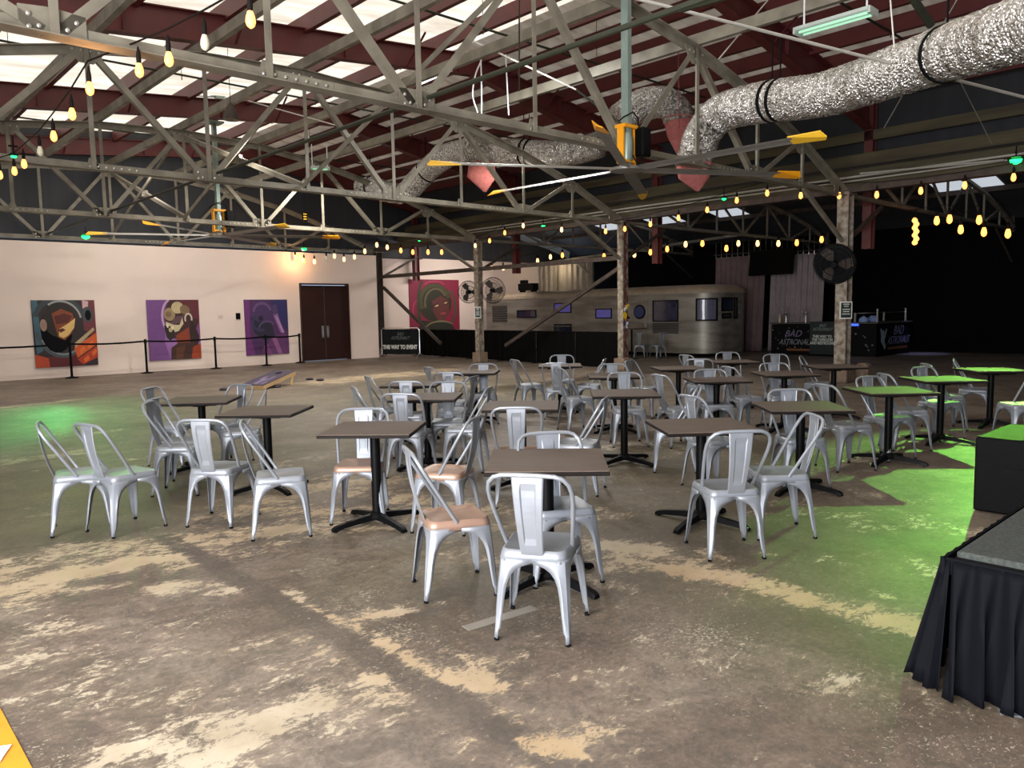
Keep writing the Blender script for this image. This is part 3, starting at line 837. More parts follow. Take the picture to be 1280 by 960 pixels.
# struts and diagonals in the column line
def bar(name, label, p, q, w, h, m, cat='brace', group=None):
    b = MB(); b.beam(p, q, w, h)
    return tag(b.obj(name, m), label, cat, group)
bar('column_strut', 'dark horizontal strut between the wall column and the fan column', (.0, 3 * SP - .2, 2.98), (.0, 2 * SP + .12, 2.98), .1, .12, M_DCOL)
bar('column_strut', 'dark horizontal strut between the fan column and the sticker column', (.0, 2 * SP - .12, 2.98), (.0, SP + .12, 2.98), .1, .12, M_DCOL)
bar('diagonal_brace', 'dark diagonal brace rising left to the corner wall column', (.12, 3 * SP - .25, 2.6), (.12, 2 * SP + 2.2, .55), .08, .1, M_DCOL)
bar('diagonal_brace', 'dark diagonal brace rising right to the sticker column', (.12, SP + .15, 2.75), (.12, 2 * SP - 1.1, .55), .08, .1, M_DCOL)

# ------------------------------------------------------------------ olive eave girders
for (x, z, w, h, lb) in ((1.95, 5.42, .12, .22, 'topmost olive beam on the dark eave wall'), (1.7, 4.86, .2, .26, 'wide olive beam second from the top of the eave wall'), (1.35, 4.5, .26, .24, 'olive beam third down the eave wall'),
                         (.9, 4.2, .2, .18, 'lowest dark olive beam just above the column heads')):
    o = lbar('eave_beam', lb, x, z, w, h, M_OLIVE, -11, 18)
    o['group'] = 'olive beams along the eave'
lbar('eave_conduit', 'pale conduit under the olive beams, upper of two', .55, 4.33, .045, 0, M_CONDUIT, -4, 13, 'tube')['group'] = 'pale conduits along the eave'
lbar('eave_conduit', 'pale conduit under the olive beams, lower of two', .5, 4.24, .035, 0, M_CONDUIT, -4, 13, 'tube')['group'] = 'pale conduits along the eave'
b = MB(); b.beam((0, -11, 3.98), (0, 17.7, 3.98), .22, .12)
tag(b.obj('column_head_beam', M_DCOL), 'dark beam running over the heads of the steel columns', 'beam')

# ------------------------------------------------------------------ second span: low bowstring trusses and its roof
def tz2(x): return 5.0 - 1.05 * ((x - 6) / 6) ** 2
def make_truss2():
    t = thing('aisle_truss', '', 'truss', (0, 0, 0), 0, 'low trusses of the far aisle')
    b = MB(); b.tee((.16, 0, 3.86), (11.95, 0, 3.86), .14, .08); b.obj('bottom_chord', M_TRUSS, t)
    b = MB()
    xs = [0, 1.5, 3, 4.5, 6, 7.5, 9, 10.5, 11.95]
    for a, c in zip(xs[:-1], xs[1:]): b.beam((a, 0, tz2(a)), (c, 0, tz2(c)), .12, .08)
    b.obj('top_chord', M_TRUSS, t)
    for i, x in enumerate(xs[1:-1]):
        b = MB(); b.beam((x, 0, 3.9), (x, 0, tz2(x)), .05, .05, up=(0, 1, 0)); b.obj('vertical_strut', M_TRUSS, t)
    for i in range(1, 7):
        a, c = xs[i], xs[i + 1]
        p, q = ((a, 0, tz2(a)), (c, 0, 3.9)) if i % 2 else ((a, 0, 3.9), (c, 0, tz2(c)))
        b = MB(); b.beam(p, q, .05, .06); b.obj('diagonal_strut', M_TRUSS, t)
    b = MB(); b.box((11.9, 0, 4.05), (.1, .1, .5)); b.beam((10.2, 0, 3.8), (11.95, 0, 2.9), .06, .06); b.obj('end_post', M_DCOL, t)
    return t
t2 = make_truss2(); t2['label'] = 'low aisle truss beyond the rusty column, at right'
dup(t2, (0, SP, 0), 0, 'low aisle truss behind the sticker column')
dup(t2, (0, 2 * SP, 0), 0, 'low aisle truss behind the two caged fans')
dup(t2, (0, -SP, 0), 0, 'low aisle truss nearest the right edge')
r2 = MB()
for x0, x1 in zip([1.0, 2.5, 4, 5.5, 7, 8.5, 10, 11.2], [2.5, 4, 5.5, 7, 8.5, 10, 11.2, 12.1]):
    r2.add([(x0, -11, tz2(x0) + .3), (x1, -11, tz2(x1) + .3), (x1, 18.4, tz2(x1) + .3), (x0, 18.4, tz2(x0) + .3)], [(0, 1, 2, 3)])
struct(r2.obj('ceiling_aisle', mat('aisle_roof_sheet', (70, 72, 76), .6, .1, .15, 1)))
# translucent roof lights in the aisle
M_SKY = M_DECK
M_RLIGHT = mat('roof_light_sheet', (225, 228, 228), .5, 0, .1, 3, emis=(214, 222, 232), estr=.6)
for i, (y0, y1) in enumerate(((-.4, 1.3), (7.6, 8.8), (10.3, 11.7), (13.2, 14.2))):
    b = MB()
    for xa, xb in ((7.3, 8.5), (8.5, 9.6)):
        b.add([(xa, y0, tz2(xa) + .285), (xb, y0, tz2(xb) + .285), (xb, y1, tz2(xb) + .285), (xa, y1, tz2(xa) + .285)], [(0, 3, 2, 1)])
    b.obj('window_%d' % (i + 1), M_RLIGHT, None, solid=.01)['kind'] = 'structure'
for i, x in enumerate((2.2, 4.2, 6.6, 9.2)):
    lbar('aisle_purlin', 'dark beam over the far aisle trusses, %s from the columns' % ordn(i), x, tz2(x) + .16, .08, .14, M_DCOL, -10.5, 18)['group'] = 'beams over the aisle trusses'
bar('drape_pipe', 'pale curved pipe above the trailer roof', onX(660, 332, 9.5), onX(935, 292, 9.5), .06, .1, M_TRUSS, 'pipe')

# ------------------------------------------------------------------ black fence and banner barrier
fx = thing('event_fence', 'long black fabric fence across the column line', 'fence', (0, 0, 0))
p0, p1 = onz(522, 444), onz(775, 461)
d = (p1 - p0); L_ = d.length
n = 6
for i in range(n):
    a = p0 + d * (i / n); c = p0 + d * ((i + 1) / n)
    b = MB()
    m_ = 14
    pts = []
    nrm = Vector((d.y, -d.x, 0)).normalized()
    for j in range(m_ + 1):
        q = a + (c - a) * (j / m_)
        pts.append(q + nrm * (.02 * math.sin(j * 2.1 + i)))
    vs = [(q.x, q.y, .02) for q in pts] + [(q.x, q.y, .99) for q in pts]
    b.add(vs, [(j, j + 1, m_ + 2 + j, m_ + 1 + j) for j in range(m_)])
    b.obj('cloth_panel', M_FENCE, fx, solid=.012)
for i in range(n + 1):
    a = p0 + d * (i / n)
    b = MB(); b.tube([(a.x - .03, a.y, .0), (a.x - .03, a.y, 1.0)], .018, 8); b.box((a.x - .03, a.y, .012), (.35, .05, .02)); b.obj('fence_post', M_BLACK, fx)
b = MB(); b.tube([(p0.x, p0.y, .99), (p1.x, p1.y, .99)], .018, 8); b.obj('top_rail', M_BLACK, fx)

q0, q1 = onz(478, 447.6), onz(525, 447.8)
bd = (q1 - q0); bl = bd.length
ang = math.atan2(bd.y, bd.x)
bn = thing('barrier_banner', 'crowd barrier with black banner pointing the way to the event', 'barrier', (q0 + q1) / 2, ang)
fr = MB()
fr.tube([(-bl / 2, 0, .15), (-bl / 2, 0, 1.02), (-bl / 2 + .08, 0, 1.09), (bl / 2 - .08, 0, 1.09), (bl / 2, 0, 1.02), (bl / 2, 0, .15)], .02, 8)
fr.tube([(-bl / 2, 0, .18), (bl / 2, 0, .18)], .016, 8)
fr.obj('frame', M_CHROME, bn, True)
b = MB()
m_ = 20
vs = [(-bl / 2 + .03 + (bl - .06) * j / m_, -.03 - .012 * math.sin(j * 1.3), z) for z in (.14, .6, 1.05) for j in range(m_ + 1)]
b.add(vs, [(k * (m_ + 1) + j, k * (m_ + 1) + j + 1, (k + 1) * (m_ + 1) + j + 1, (k + 1) * (m_ + 1) + j) for k in range(2) for j in range(m_)])
bb = b.obj('banner', tmat((22, 24, 26)), bn, solid=.004)
TX = Matrix.Rotation(PI / 2, 4, 'X')
text_mesh('THIS WAY TO EVENT', .2, tmat((205, 205, 198)), bn, Matrix.Translation((0, -.055, .4)) @ TX, bold=.008, squash=.72)
text_mesh('BAD\nASTRONAUT', .17, tmat((92, 98, 96)), bn, Matrix.Translation((0.02, -.055, .8)) @ TX, shear=.35, squash=.75)
for s in (-1, 1):
    b = MB(); b.tube([(s * bl / 2, -.28, .01), (s * bl / 2, -.15, .12), (s * bl / 2, 0, .17), (s * bl / 2, .15, .12), (s * bl / 2, .28, .01)], .016, 8)
    b.obj('foot', M_CHROME, bn, True)

# ------------------------------------------------------------------ aluminium trailer
tl = thing('travel_trailer', 'long aged aluminium travel trailer parked behind the black fence', 'trailer', (0, 0, 0))
TXF, TW, TY0, TY1, TH = 5.3, 2.5, 6.55, 17.5, 2.38
def trailer_outline():
    """plan outline (x, y) with rounded front corners"""
    pts = []
    R = .75
    y0 = TY0
    for k in range(9):
        a = PI + (PI / 2) * k / 8
        pts.append((TXF + R + R * math.cos(a), y0 + R + R * math.sin(a)))
    for k in range(9):
        a = 1.5 * PI + (PI / 2) * k / 8
        pts.append((TXF + TW - R + R * math.cos(a), y0 + R + R * math.sin(a)))
    pts.append((TXF + TW, TY1)); pts.append((TXF, TY1))
    return pts
ol = trailer_outline()
zp = [(.12, .0), (.16, 0), (.3, 0), (1.0, 0), (2.12, 0.0), (2.2, .0), (2.28, .03), (2.34, .1), (2.38, .25)]
cx_, cy_ = TXF + TW / 2, (TY0 + TY1) / 2
def inset(p, d_):
    dx = max(-1, min(1, (p[0] - cx_) / (TW / 2))); dy = max(-1, min(1, (p[1] - cy_) / ((TY1 - TY0) / 2)))
    return (p[0] - d_ * dx, p[1] - d_ * (dy if abs(dy) > .85 else 0))
def shell(z_in):
    b = MB(); n = len(ol)
    vs = [(*inset(p, i), z) for z, i in z_in for p in ol]
    fs = [(k * n + j, k * n + (j + 1) % n, (k + 1) * n + (j + 1) % n, (k + 1) * n + j) for k in range(len(z_in) - 1) for j in range(n)]
    fs.append(tuple((len(z_in) - 1) * n + j for j in range(n))); fs.append(tuple(range(n - 1, -1, -1)))
    b.add(vs, fs)
    return b
shell([(.12, .03), (.14, 0), (2.12, 0)]).obj('body', M_ALU, tl, True)
shell([(2.1, -.02), (2.16, -.02), (2.24, .02), (2.33, .12), (2.38, .3)]).obj('roof_cap', M_TRIM, tl, True)
b = MB()
for z in (.28, 1.02, 2.0):
    b.box((TXF - .006, (TY0 + .8 + TY1) / 2, z), (.014, TY1 - TY0 - .8, .03))
b.obj('rub_rail', M_ALU, tl)
b = MB()
for k in range(12):
    b.box((TXF - .003, TY0 + 1.3 + k * .85, 1.1), (.008, .02, 1.95))
b.obj('panel_seam', M_ALU, tl)
def twin(y0, y1, z0, z1, m, fr=.035):
    t = MB()
    for (ya, yb_, za, zb_) in ((y0, y1, z0, z0 + fr), (y0, y1, z1 - fr, z1), (y0, y0 + fr, z0, z1), (y1 - fr, y1, z0, z1)):
        t.box((TXF - .015, (ya + yb_) / 2, (za + zb_) / 2), (.03, yb_ - ya, zb_ - za))
    f = t.obj('window_frame', M_BLACK, tl)
    g = MB(); g.box((TXF - .006, (y0 + y1) / 2, (z0 + z1) / 2), (.012, y1 - y0 - fr, z1 - z0 - fr)); g.obj('pane', m, f)
twin(7.82, 8.86, 1.18, 1.9, M_GLASSD)
twin(12.62, 13.52, 1.52, 1.9, M_GLASSV)
twin(10.66, 11.42, 1.3, 1.66, M_GLASSV)
twin(14.5, 15.6, 1.35, 1.66, M_GLASSD)
twin(12.62, 13.52, .62, 1.1, M_GLASSD)
for (y0, y1, z0, z1) in ((7.82, 8.86, .78, 1.14), (16.2, 17.1, 1.18, 1.86)):
    b = MB()
    k = 7
    for j in range(k): b.box((TXF - .012, (y0 + y1) / 2, z0 + (z1 - z0) * (j + .5) / k), (.03, y1 - y0, (z1 - z0) / k * .7))
    b.obj('louvre', M_LOUVRE, tl)
# door with porthole
b = MB(); b.bbox((TXF - .012, 9.42, 1.12), (.03, .72, 1.86), .006); dd = b.obj('door', M_ALU, tl)
b = MB(); b.lathe([(.25, 0), (.25, .02), (.21, .03)], 24, 0, Matrix.Translation((TXF - .02, 9.4, 1.52)) @ Matrix.Rotation(-PI / 2, 4, 'Y')); b.obj('porthole', [M_BLACK], dd, True)
b = MB(); b.lathe([(.2, 0), (.2, .012)], 24, 0, Matrix.Translation((TXF - .045, 9.4, 1.52)) @ Matrix.Rotation(-PI / 2, 4, 'Y')); b.obj('porthole_glass', tmat((48, 56, 96)), dd, True)
b = MB(); b.box((TXF - .05, 9.14, 1.05), (.04, .03, .14)); b.obj('latch', M_CHROME, dd)
# front wrap-around windows on the curved end
def curvewin(i0, i1, z0, z1, m):
    """window between outline angles i0..i1 (fractions of the two corner arcs)"""
    R = .75
    def P(t, off):
        if t <= 1:
            a = PI + (PI / 2) * t; return (TXF + R + (R + off) * math.cos(a), TY0 + R + (R + off) * math.sin(a))
        s = (t - 1); return (TXF + R + s * 1.0, TY0 - off)
    n = 10; f = MB()
    for (ta, tb, za, zb_) in ((i0, i1, z0, z0 + .045), (i0, i1, z1 - .045, z1), (i0, i0 + .045, z0, z1), (i1 - .045, i1, z0, z1)):
        vs = []
        for j in range(n + 1):
            t = ta + (tb - ta) * j / n
            for off, z in ((-.01, za), (.025, za), (.025, zb_), (-.01, zb_)): vs.append((*P(t, off), z))
        fs = [(j * 4 + e, j * 4 + (e + 1) % 4, j * 4 + 4 + (e + 1) % 4, j * 4 + 4 + e) for j in range(n) for e in range(4)] + [(0, 1, 2, 3), (n * 4 + 3, n * 4 + 2, n * 4 + 1, n * 4)]
        f.add(vs, fs)
    fo = f.obj('window_frame', M_BLACK, tl)
    g = MB(); vs = []
    for j in range(n + 1):
        t = i0 + (i1 - i0) * j / n
        for z in (z0 + .02, z1 - .02): vs.append((*P(t, .012), z))
    g.add(vs, [(2 * j, 2 * j + 2, 2 * j + 3, 2 * j + 1) for j in range(n)])
    g.obj('pane', m, fo)
curvewin(.12, .72, 1.2, 1.93, mat('curtained_window', (88, 88, 104), .25, 0, .12, 5, coat=.3, stretch=(6, 6, .3)))
curvewin(.85, 1.45, 1.5, 1.95, M_GLASSD)
curvewin(1.53, 1.75, 1.25, 1.95, M_GLASSD)
curvewin(.87, 1.38, 1.26, 1.44, M_LOUVRE)
b = MB()
for y in (13.9, 15.0): b.lathe([(.36, -.12), (.38, -.1), (.38, .1), (.36, .12)], 24, 0, Matrix.Translation((TXF + .25, y, .38)) @ Matrix.Rotation(PI / 2, 4, 'Y'))
b.obj('wheel', M_RUBBER, tl, True)
b = MB()
for (x, y) in ((5.6, 7.6), (7.4, 7.6), (5.6, 16.8), (7.4, 16.8)): b.box((x, y, .07), (.12, .12, .14))
b.obj('jack_stand', M_DCOL, tl)

# corrugated loft wall behind the trailer
lw = thing('loft_partition', 'pale corrugated partition rising behind the trailer roof', 'partition', (9.2, 0, 0))
b = MB()
y0, y1 = 14.9, 18.1
n = 40
vs = []
for j in range(n + 1):
    y = y0 + (y1 - y0) * j / n
    vs += [(.04 * (1 if (j // 2) % 2 else -1), y, 0), (.04 * (1 if (j // 2) % 2 else -1), y, 3.75)]
b.add(vs, [(2 * j, 2 * j + 2, 2 * j + 3, 2 * j + 1) for j in range(n)])
b.obj('sheet', M_CORR, lw, solid=.01)
b = MB(); b.box((-.1, y0, 1.87), (.1, .1, 3.75)); b.box((-.1, 17.0, 1.87), (.08, .08, 3.75)); b.obj('post', M_TRUSS, lw)
b = MB(); b.beam((-.1, 15.0, 3.1), (-.1, 15.9, 3.72), .05, .08); b.obj('slanted_rail', M_TRUSS, lw)
# dark chairs / boxes on the trailer roof
t = thing('stage_amplifier', 'dark stack of equipment on top of the trailer roof', 'equipment', (7.3, 17.0, 2.38))
b = MB(); b.bbox((0, 0, .28), (.4, .9, .3), .02); b.obj('case', M_BLACK, t)
b = MB(); b.box((0, -.35, .07), (.3, .08, .14)); b.box((0, .35, .07), (.3, .08, .14)); b.bbox((0, .25, .5), (.25, .3, .16), .02); b.obj('bracket', M_BLACK, t)

# ------------------------------------------------------------------ curtains, TV, bars
def curtain(name, label, x, y0, y1, z0, z1, folds, m, lean=0.):
    t = thing(name, label, 'curtain', (x, (y0 + y1) / 2, 0))
    b = MB(); n = folds * 8; rows = 8; w = y1 - y0
    vs = []
    for k in range(rows + 1):
        f = k / rows
        for j in range(n + 1):
            u = j / n
            vs.append((.07 * math.sin(u * folds * 2 * PI + .5 * math.sin(u * 9)) * (.6 + .4 * (1 - f)) , -w / 2 + w * u + lean * (1 - f) * (1), z0 + (z1 - z0) * f))
    b.add(vs, [(k * (n + 1) + j, k * (n + 1) + j + 1, (k + 1) * (n + 1) + j + 1, (k + 1) * (n + 1) + j) for k in range(rows) for j in range(n)])
    b.obj('cloth', m, t, True, solid=.008)
    r = MB(); r.tube([(0, -w / 2 - .1, z1 + .1), (0, w / 2 + .1, z1 + .1)], .02, 8); r.obj('curtain_rod', M_DCOL, t)
    g = MB()
    for j in range(folds + 1):
        y = -w / 2 + w * j / folds
        g.tube([(0, y, z1 - .04), (0, y, z1 + .1)], .008, 5)
        g.tube([(0, y, z1 + .1), (0, y, z1 + .55)], .004, 4)
    g.obj('hook', M_CHROME, t)
    return t
curtain('stage_curtain', 'dark mauve curtain directly right of the trailer end', 9.0, 6.75, 8.75, .05, 3.45, 9, M_CURTAIN, .12)
curtain('stage_curtain', 'lighter grey mauve curtain behind the beer taps', 9.3, 4.75, 6.7, .05, 3.4, 10, M_CURTAIN2, .1)
# tv
tv = thing('hanging_television', 'black flat television hung tilted before the mauve curtain', 'television', onX(964, 328, 8.3))
tv.rotation_euler = (0, 0, math.radians(-90))
# local x -> -Y ... local frame: x along -Y(right in view)
b = MB(); b.bbox((0, 0, 0), (1.62, .06, .86), .012, M=Matrix.Rotation(math.radians(-8), 4, 'X')); bez = b.obj('casing', M_BLACK, tv)
b = MB(); b.box((0, -.033, .01), (1.56, .006, .78), M=Matrix.Rotation(math.radians(-8), 4, 'X')); b.obj('screen', M_TVSCREEN, tv)
b = MB(); b.tube([(0, .03, .2), (0, .1, .9)], .025, 8); b.box((0, .05, 0.1), (.4, .05, .3)); b.obj('mount', M_BLACK, tv)

def bar_unit(name, label, x0, x1, y0, y1, h, m=(16, 16, 18)):
    t = thing(name, label, 'bar counter', (x0, (y0 + y1) / 2, 0))
    w, dpt = y1 - y0, x1 - x0
    b = MB(); b.bbox((dpt / 2, 0, h / 2 - .02), (dpt, w, h - .04), .01); b.obj('body', tmat(m), t)
    b = MB(); b.bbox((dpt / 2, 0, h), (dpt + .08, w + .08, .045), .008); b.obj('counter_top', tmat((74, 70, 62)), t)
    return t
RX = Matrix.Rotation(-PI / 2, 4, 'Z') @ TX          # lettering that faces -X
b1 = bar_unit('tap_bar', 'black printed bar with beer taps before the curtain', 8.35, 9.0, 4.7, 6.15, 1.05)
text_mesh('BAD', .3, tmat((124, 112, 142)), b1, Matrix.Translation((-.012, -.05, .7)) @ RX, shear=.4, name='lettering')
text_mesh('ASTRONAUT', .26, tmat((130, 132, 140)), b1, Matrix.Translation((-.012, -.18, .42)) @ RX, shear=.4, name='lettering', squash=.8)
random.seed(11)
sp_ = MB()
for k in range(26):
    sp_.lathe([(random.uniform(.012, .03), 0), (.008, .003)], 8, 0, Matrix.Translation((-.008, random.uniform(-.68, .68), random.uniform(.2, .95))) @ Matrix.Rotation(-PI / 2, 4, 'Y'))
sp_.obj('star_print', tmat((118, 108, 88)), b1)
b = MB(); b.box((-.008, -.25, .17), (.006, .8, .07)); b.obj('printed_band', tmat((120, 74, 34)), b1)
def tap(x, y, label):
    t = thing('beer_tap', label, 'beer tap', (x, y, 1.075), 0, 'beer tap towers on the bar')
    MB().lathe([(.05, 0), (.05, .02), (.03, .03), (.03, .34), (.034, .36)], 14).obj('tower', M_CHROME, t, True)
    b = MB(); b.tube([(0, 0, .3), (-.1, -.05, .3), (-.12, -.06, .24)], .014, 8); b.tube([(0, 0, .3), (-.1, .09, .3), (-.12, .1, .24)], .014, 8); b.obj('spout', M_CHROME, t, True)
    b = MB(); b.tube([(-.06, -.05, .32), (-.08, -.08, .5)], .014, 6); b.tube([(-.06, .09, .32), (-.08, .11, .5)], .014, 6); b.obj('handle', M_CHROME, t, True)
tap(8.6, 5.05, 'right beer tap tower on the printed bar, beside the sign')
tap(8.6, 5.75, 'middle beer tap tower in front of the light curtain')
MB_ = MB().lathe([(.035, 0), (.035, .16), (.014, .2), (.014, .28)], 12)
o = MB_.obj('bottle', tmat((206, 190, 140)), None, True, loc=(8.6, 5.98, 1.075)); tag(o, 'pale bottle at the left end of the tap bar', 'bottle')
sg = thing('directional_sign', 'upright dark sign with white words beside the tap bar', 'sign', (8.15, 4.25, 0))
b = MB(); b.bbox((0, 0, .56), (.05, .85, 1.1), .008); b.obj('board', tmat((24, 34, 32)), sg)
b = MB(); b.box((.06, 0, .03), (.4, .8, .05)); b.obj('foot', M_BLACK, sg)
text_mesh('THIS WAY TO\nTHE TAPROOM\nAND RESTROOMS', .125, tmat((205, 208, 200)), sg, Matrix.Translation((-.03, 0, .52)) @ RX, bold=.004, squash=.8)
text_mesh('BAD\nASTRONAUT', .14, tmat((130, 140, 134)), sg, Matrix.Translation((-.03, 0, .92)) @ RX, shear=.4, squash=.8)
b2 = bar_unit('corner_bar', 'black printed corner bar with a blue-lit counter', 8.5, 11.3, 2.7, 3.9, 1.05)
text_mesh('BAD', .42, tmat((120, 124, 156)), b2, Matrix.Translation((1.7, -.615, .78)) @ TX, shear=.4)
text_mesh('ASTRONAUT', .36, tmat((118, 122, 150)), b2, Matrix.Translation((1.75, -.615, .46)) @ TX, shear=.4, squash=.85)
b = MB(); b.box((1.7, -.606, .22), (1.6, .006, .08)); b.obj('printed_band', tmat((120, 74, 40)), b2)
# printed spaceman figure: rounded limbs on the front corner
fg = MB()
TT = Matrix.Translation((.48, -.61, 0))
def pl(pts): fg.poly(pts, .006, TT)
pl([(x, y) for x, y in ell(0, .72, .11, .1)]); pl([(-.13, .62), (.1, .64), (.15, .42), (-.02, .36), (-.14, .48)]); pl([(.1, .62), (.24, .86), (.3, .84), (.16, .54)]); pl([(-.12, .6), (-.2, .86), (-.14, .87), (-.05, .64)])
pl([(-.02, .4), (.1, .4), (.2, .22), (.14, .2)]); pl([(.04, .4), (.14, .44), (.26, .3), (.2, .26)])
fg.obj('astronaut_print', tmat((150, 166, 180)), b2)
random.seed(5)
sp_ = MB()
for k in range(16):
    sp_.lathe([(random.uniform(.02, .04), 0), (.01, .003)], 8, 0, Matrix.Translation((-.008, random.uniform(-.5, .5), random.uniform(.2, .95))) @ Matrix.Rotation(-PI / 2, 4, 'Y'))
sp_.obj('star_print', tmat((90, 88, 84)), b2)
b = MB(); b.box((-.03, 0.35, 1.0), (.05, .8, .07)); b.obj('light_strip', mat('blue_strip', (40, 70, 200), .4, 0, 0, emis=(60, 90, 220), estr=1.6), b2)
rk = thing('glass_rack', 'metal rail rack standing on the corner bar', 'rack', (8.8, 3.0, 1.075))
for (x, y, h) in ((0, -.2, .42), (2.3, -.2, .42), (0, .5, .3), (2.3, .5, .3)):
    b = MB(); b.box((x, y, h / 2), (.05, .05, h)); b.obj('post', M_CHROME, rk)
b = MB(); b.box((1.15, .5, .28), (2.3, .03, .03)); b.box((1.15, -.2, .3), (2.3, .02, .02)); b.obj('rail', M_CHROME, rk)
for i, (x, y) in enumerate(((8.85, 3.25), (9.3, 3.1), (9.6, 3.3))):
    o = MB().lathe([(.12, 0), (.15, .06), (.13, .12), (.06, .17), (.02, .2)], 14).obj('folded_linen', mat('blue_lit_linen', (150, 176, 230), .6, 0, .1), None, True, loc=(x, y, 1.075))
    tag(o, 'pale blue-lit heap on the corner bar, %s of three' % ['left', 'middle', 'right'][i], 'linen', 'pale heaps on the corner bar')

# ------------------------------------------------------------------ chairs
def make_chair():
    t = thing('metal_chair', '', 'chair')
    # seat: rounded square, slightly dished, with skirt
    def rsq(hw, hf, hb, r, n=5):
        pts = []
        for (cx, cy, a0) in ((hw - r, hf - r, 0), (-hw + r, hf - r, 90), (-hb + r, -hf + r, 180), (hb - r, -hf + r, 270)):
            for k in range(n):
                a = math.radians(a0 + 90 * k / (n - 1)); pts.append((cx + r * math.cos(a), cy + r * math.sin(a)))
        return pts
    b = MB()
    rings = [(rsq(.186, .182, .172, .05), .395), (rsq(.183, .179, .169, .05), .425), (rsq(.178, .174, .164, .05), .443), (rsq(.168, .164, .154, .045), .45), (rsq(.156, .152, .142, .04), .447), (rsq(.13, .126, .118, .03), .44), (rsq(.05, .05, .05, .012), .438)]
    n = 20
    vs = [(x, y, z) for r, z in rings for x, y in r]
    fs = [(k * n + j, k * n + (j + 1) % n, (k + 1) * n + (j + 1) % n, (k + 1) * n + j) for k in range(len(rings) - 1) for j in range(n)]
    fs.append(tuple((len(rings) - 1) * n + j for j in range(n)))
    b.add(vs, fs)
    b.obj('seat', M_SILVER, t, True, solid=.003)
    # legs: sheet corners with arch between
    for sx, sy in ((-1, -1), (1, -1), (-1, 1), (1, 1)):
        b = MB()
        hwt = .186 if sy > 0 else .172
        levels = []
        for z, wd in ((.012, .02), (.05, .021), (.066, .03), (.14, .036), (.22, .042), (.28, .05), (.32, .063), (.35, .084), (.37, .112), (.383, .148), (.39, .184), (.41, .184)):
            f = max(0, (.4 - z) / .38)
            ox = hwt + (.03 if sy > 0 else .018) * f + .012 * math.sin(f * PI)*0
            oy = .18 + (.022 if sy > 0 else .04) * f
            wx = min(wd, ox - .001); wy = min(wd, oy - .001)
            r = .012 + .03 * (1 - f)
            r = min(r, wd * .6)
            bead = .006 * (1 if z > .07 else 0)
            pr = [(ox - wx, oy), (ox - wx * .5 - r * .25, oy + bead * .4), (ox - r, oy), (ox - r * .3, oy - r * .3), (ox, oy - r), (ox + bead * .4, oy - wy * .5 - r * .25), (ox, oy - wy)]
            levels.append([(sx * px, sy * py, z) for px, py in pr])
        n = 7
        vs = [p for l in levels for p in l]
        fs = []
        for k in range(len(levels) - 1):
            for j in range(n - 1):
                q = (k * n + j, k * n + j + 1, (k + 1) * n + j + 1, (k + 1) * n + j)
                fs.append(q if sx * sy > 0 else q[::-1])
        b.add(vs, fs)
        l = b.obj('leg', M_SILVER, t, True, solid=.004)
        fx_, fy_ = sx * (hwt + (.03 if sy > 0 else .018) - .01), sy * (.18 + (.022 if sy > 0 else .04) - .01)
        MB().lathe([(.012, 0), (.014, .003), (.014, .012), (.011, .016)], 10, 0, Matrix.Translation((fx_, fy_, 0))).obj('foot_cap', M_RUBBER, l, True)
    # tubular back hoop
    half = [(.17, -.02, .44), (.182, -.07, .52), (.196, -.13, .62), (.206, -.185, .71), (.206, -.215, .76), (.196, -.238, .802), (.168, -.252, .83), (.13, -.257, .842), (.06, -.26, .845)]
    pts = half + [(-x, y, z) for x, y, z in half[::-1]]
    MB().tube(pts, .0115, 8).obj('back_hoop', M_SILVER, t, True)
    # splat
    b = MB(); rows = 12; cols_ = [-1, -.92, -.55, -.45, 0, .45, .55, .92, 1]
    vs = []
    for k in range(rows + 1):
        f = k / rows
        z = .415 + .425 * f
        hw = .055 + .024 * f
        y = -.172 - .088 * math.sin(f * PI / 2) ** .9
        for u in cols_:
            em = 0
            if abs(u) <= .5 and .2 < f < .85: em = .006
            vs.append((u * hw, y + em + (.004 if abs(u) > .95 else 0), z))
    nc = len(cols_)
    b.add(vs, [(k * nc + j, k * nc + j + 1, (k + 1) * nc + j + 1, (k + 1) * nc + j) for k in range(rows) for j in range(nc - 1)])
    b.obj('back_splat', M_SILVER, t, False, solid=.003)
    b = MB(); b.beam((-.2, -.2, .24), (.2, .2, .24), .0, .0) if False else None
    return t

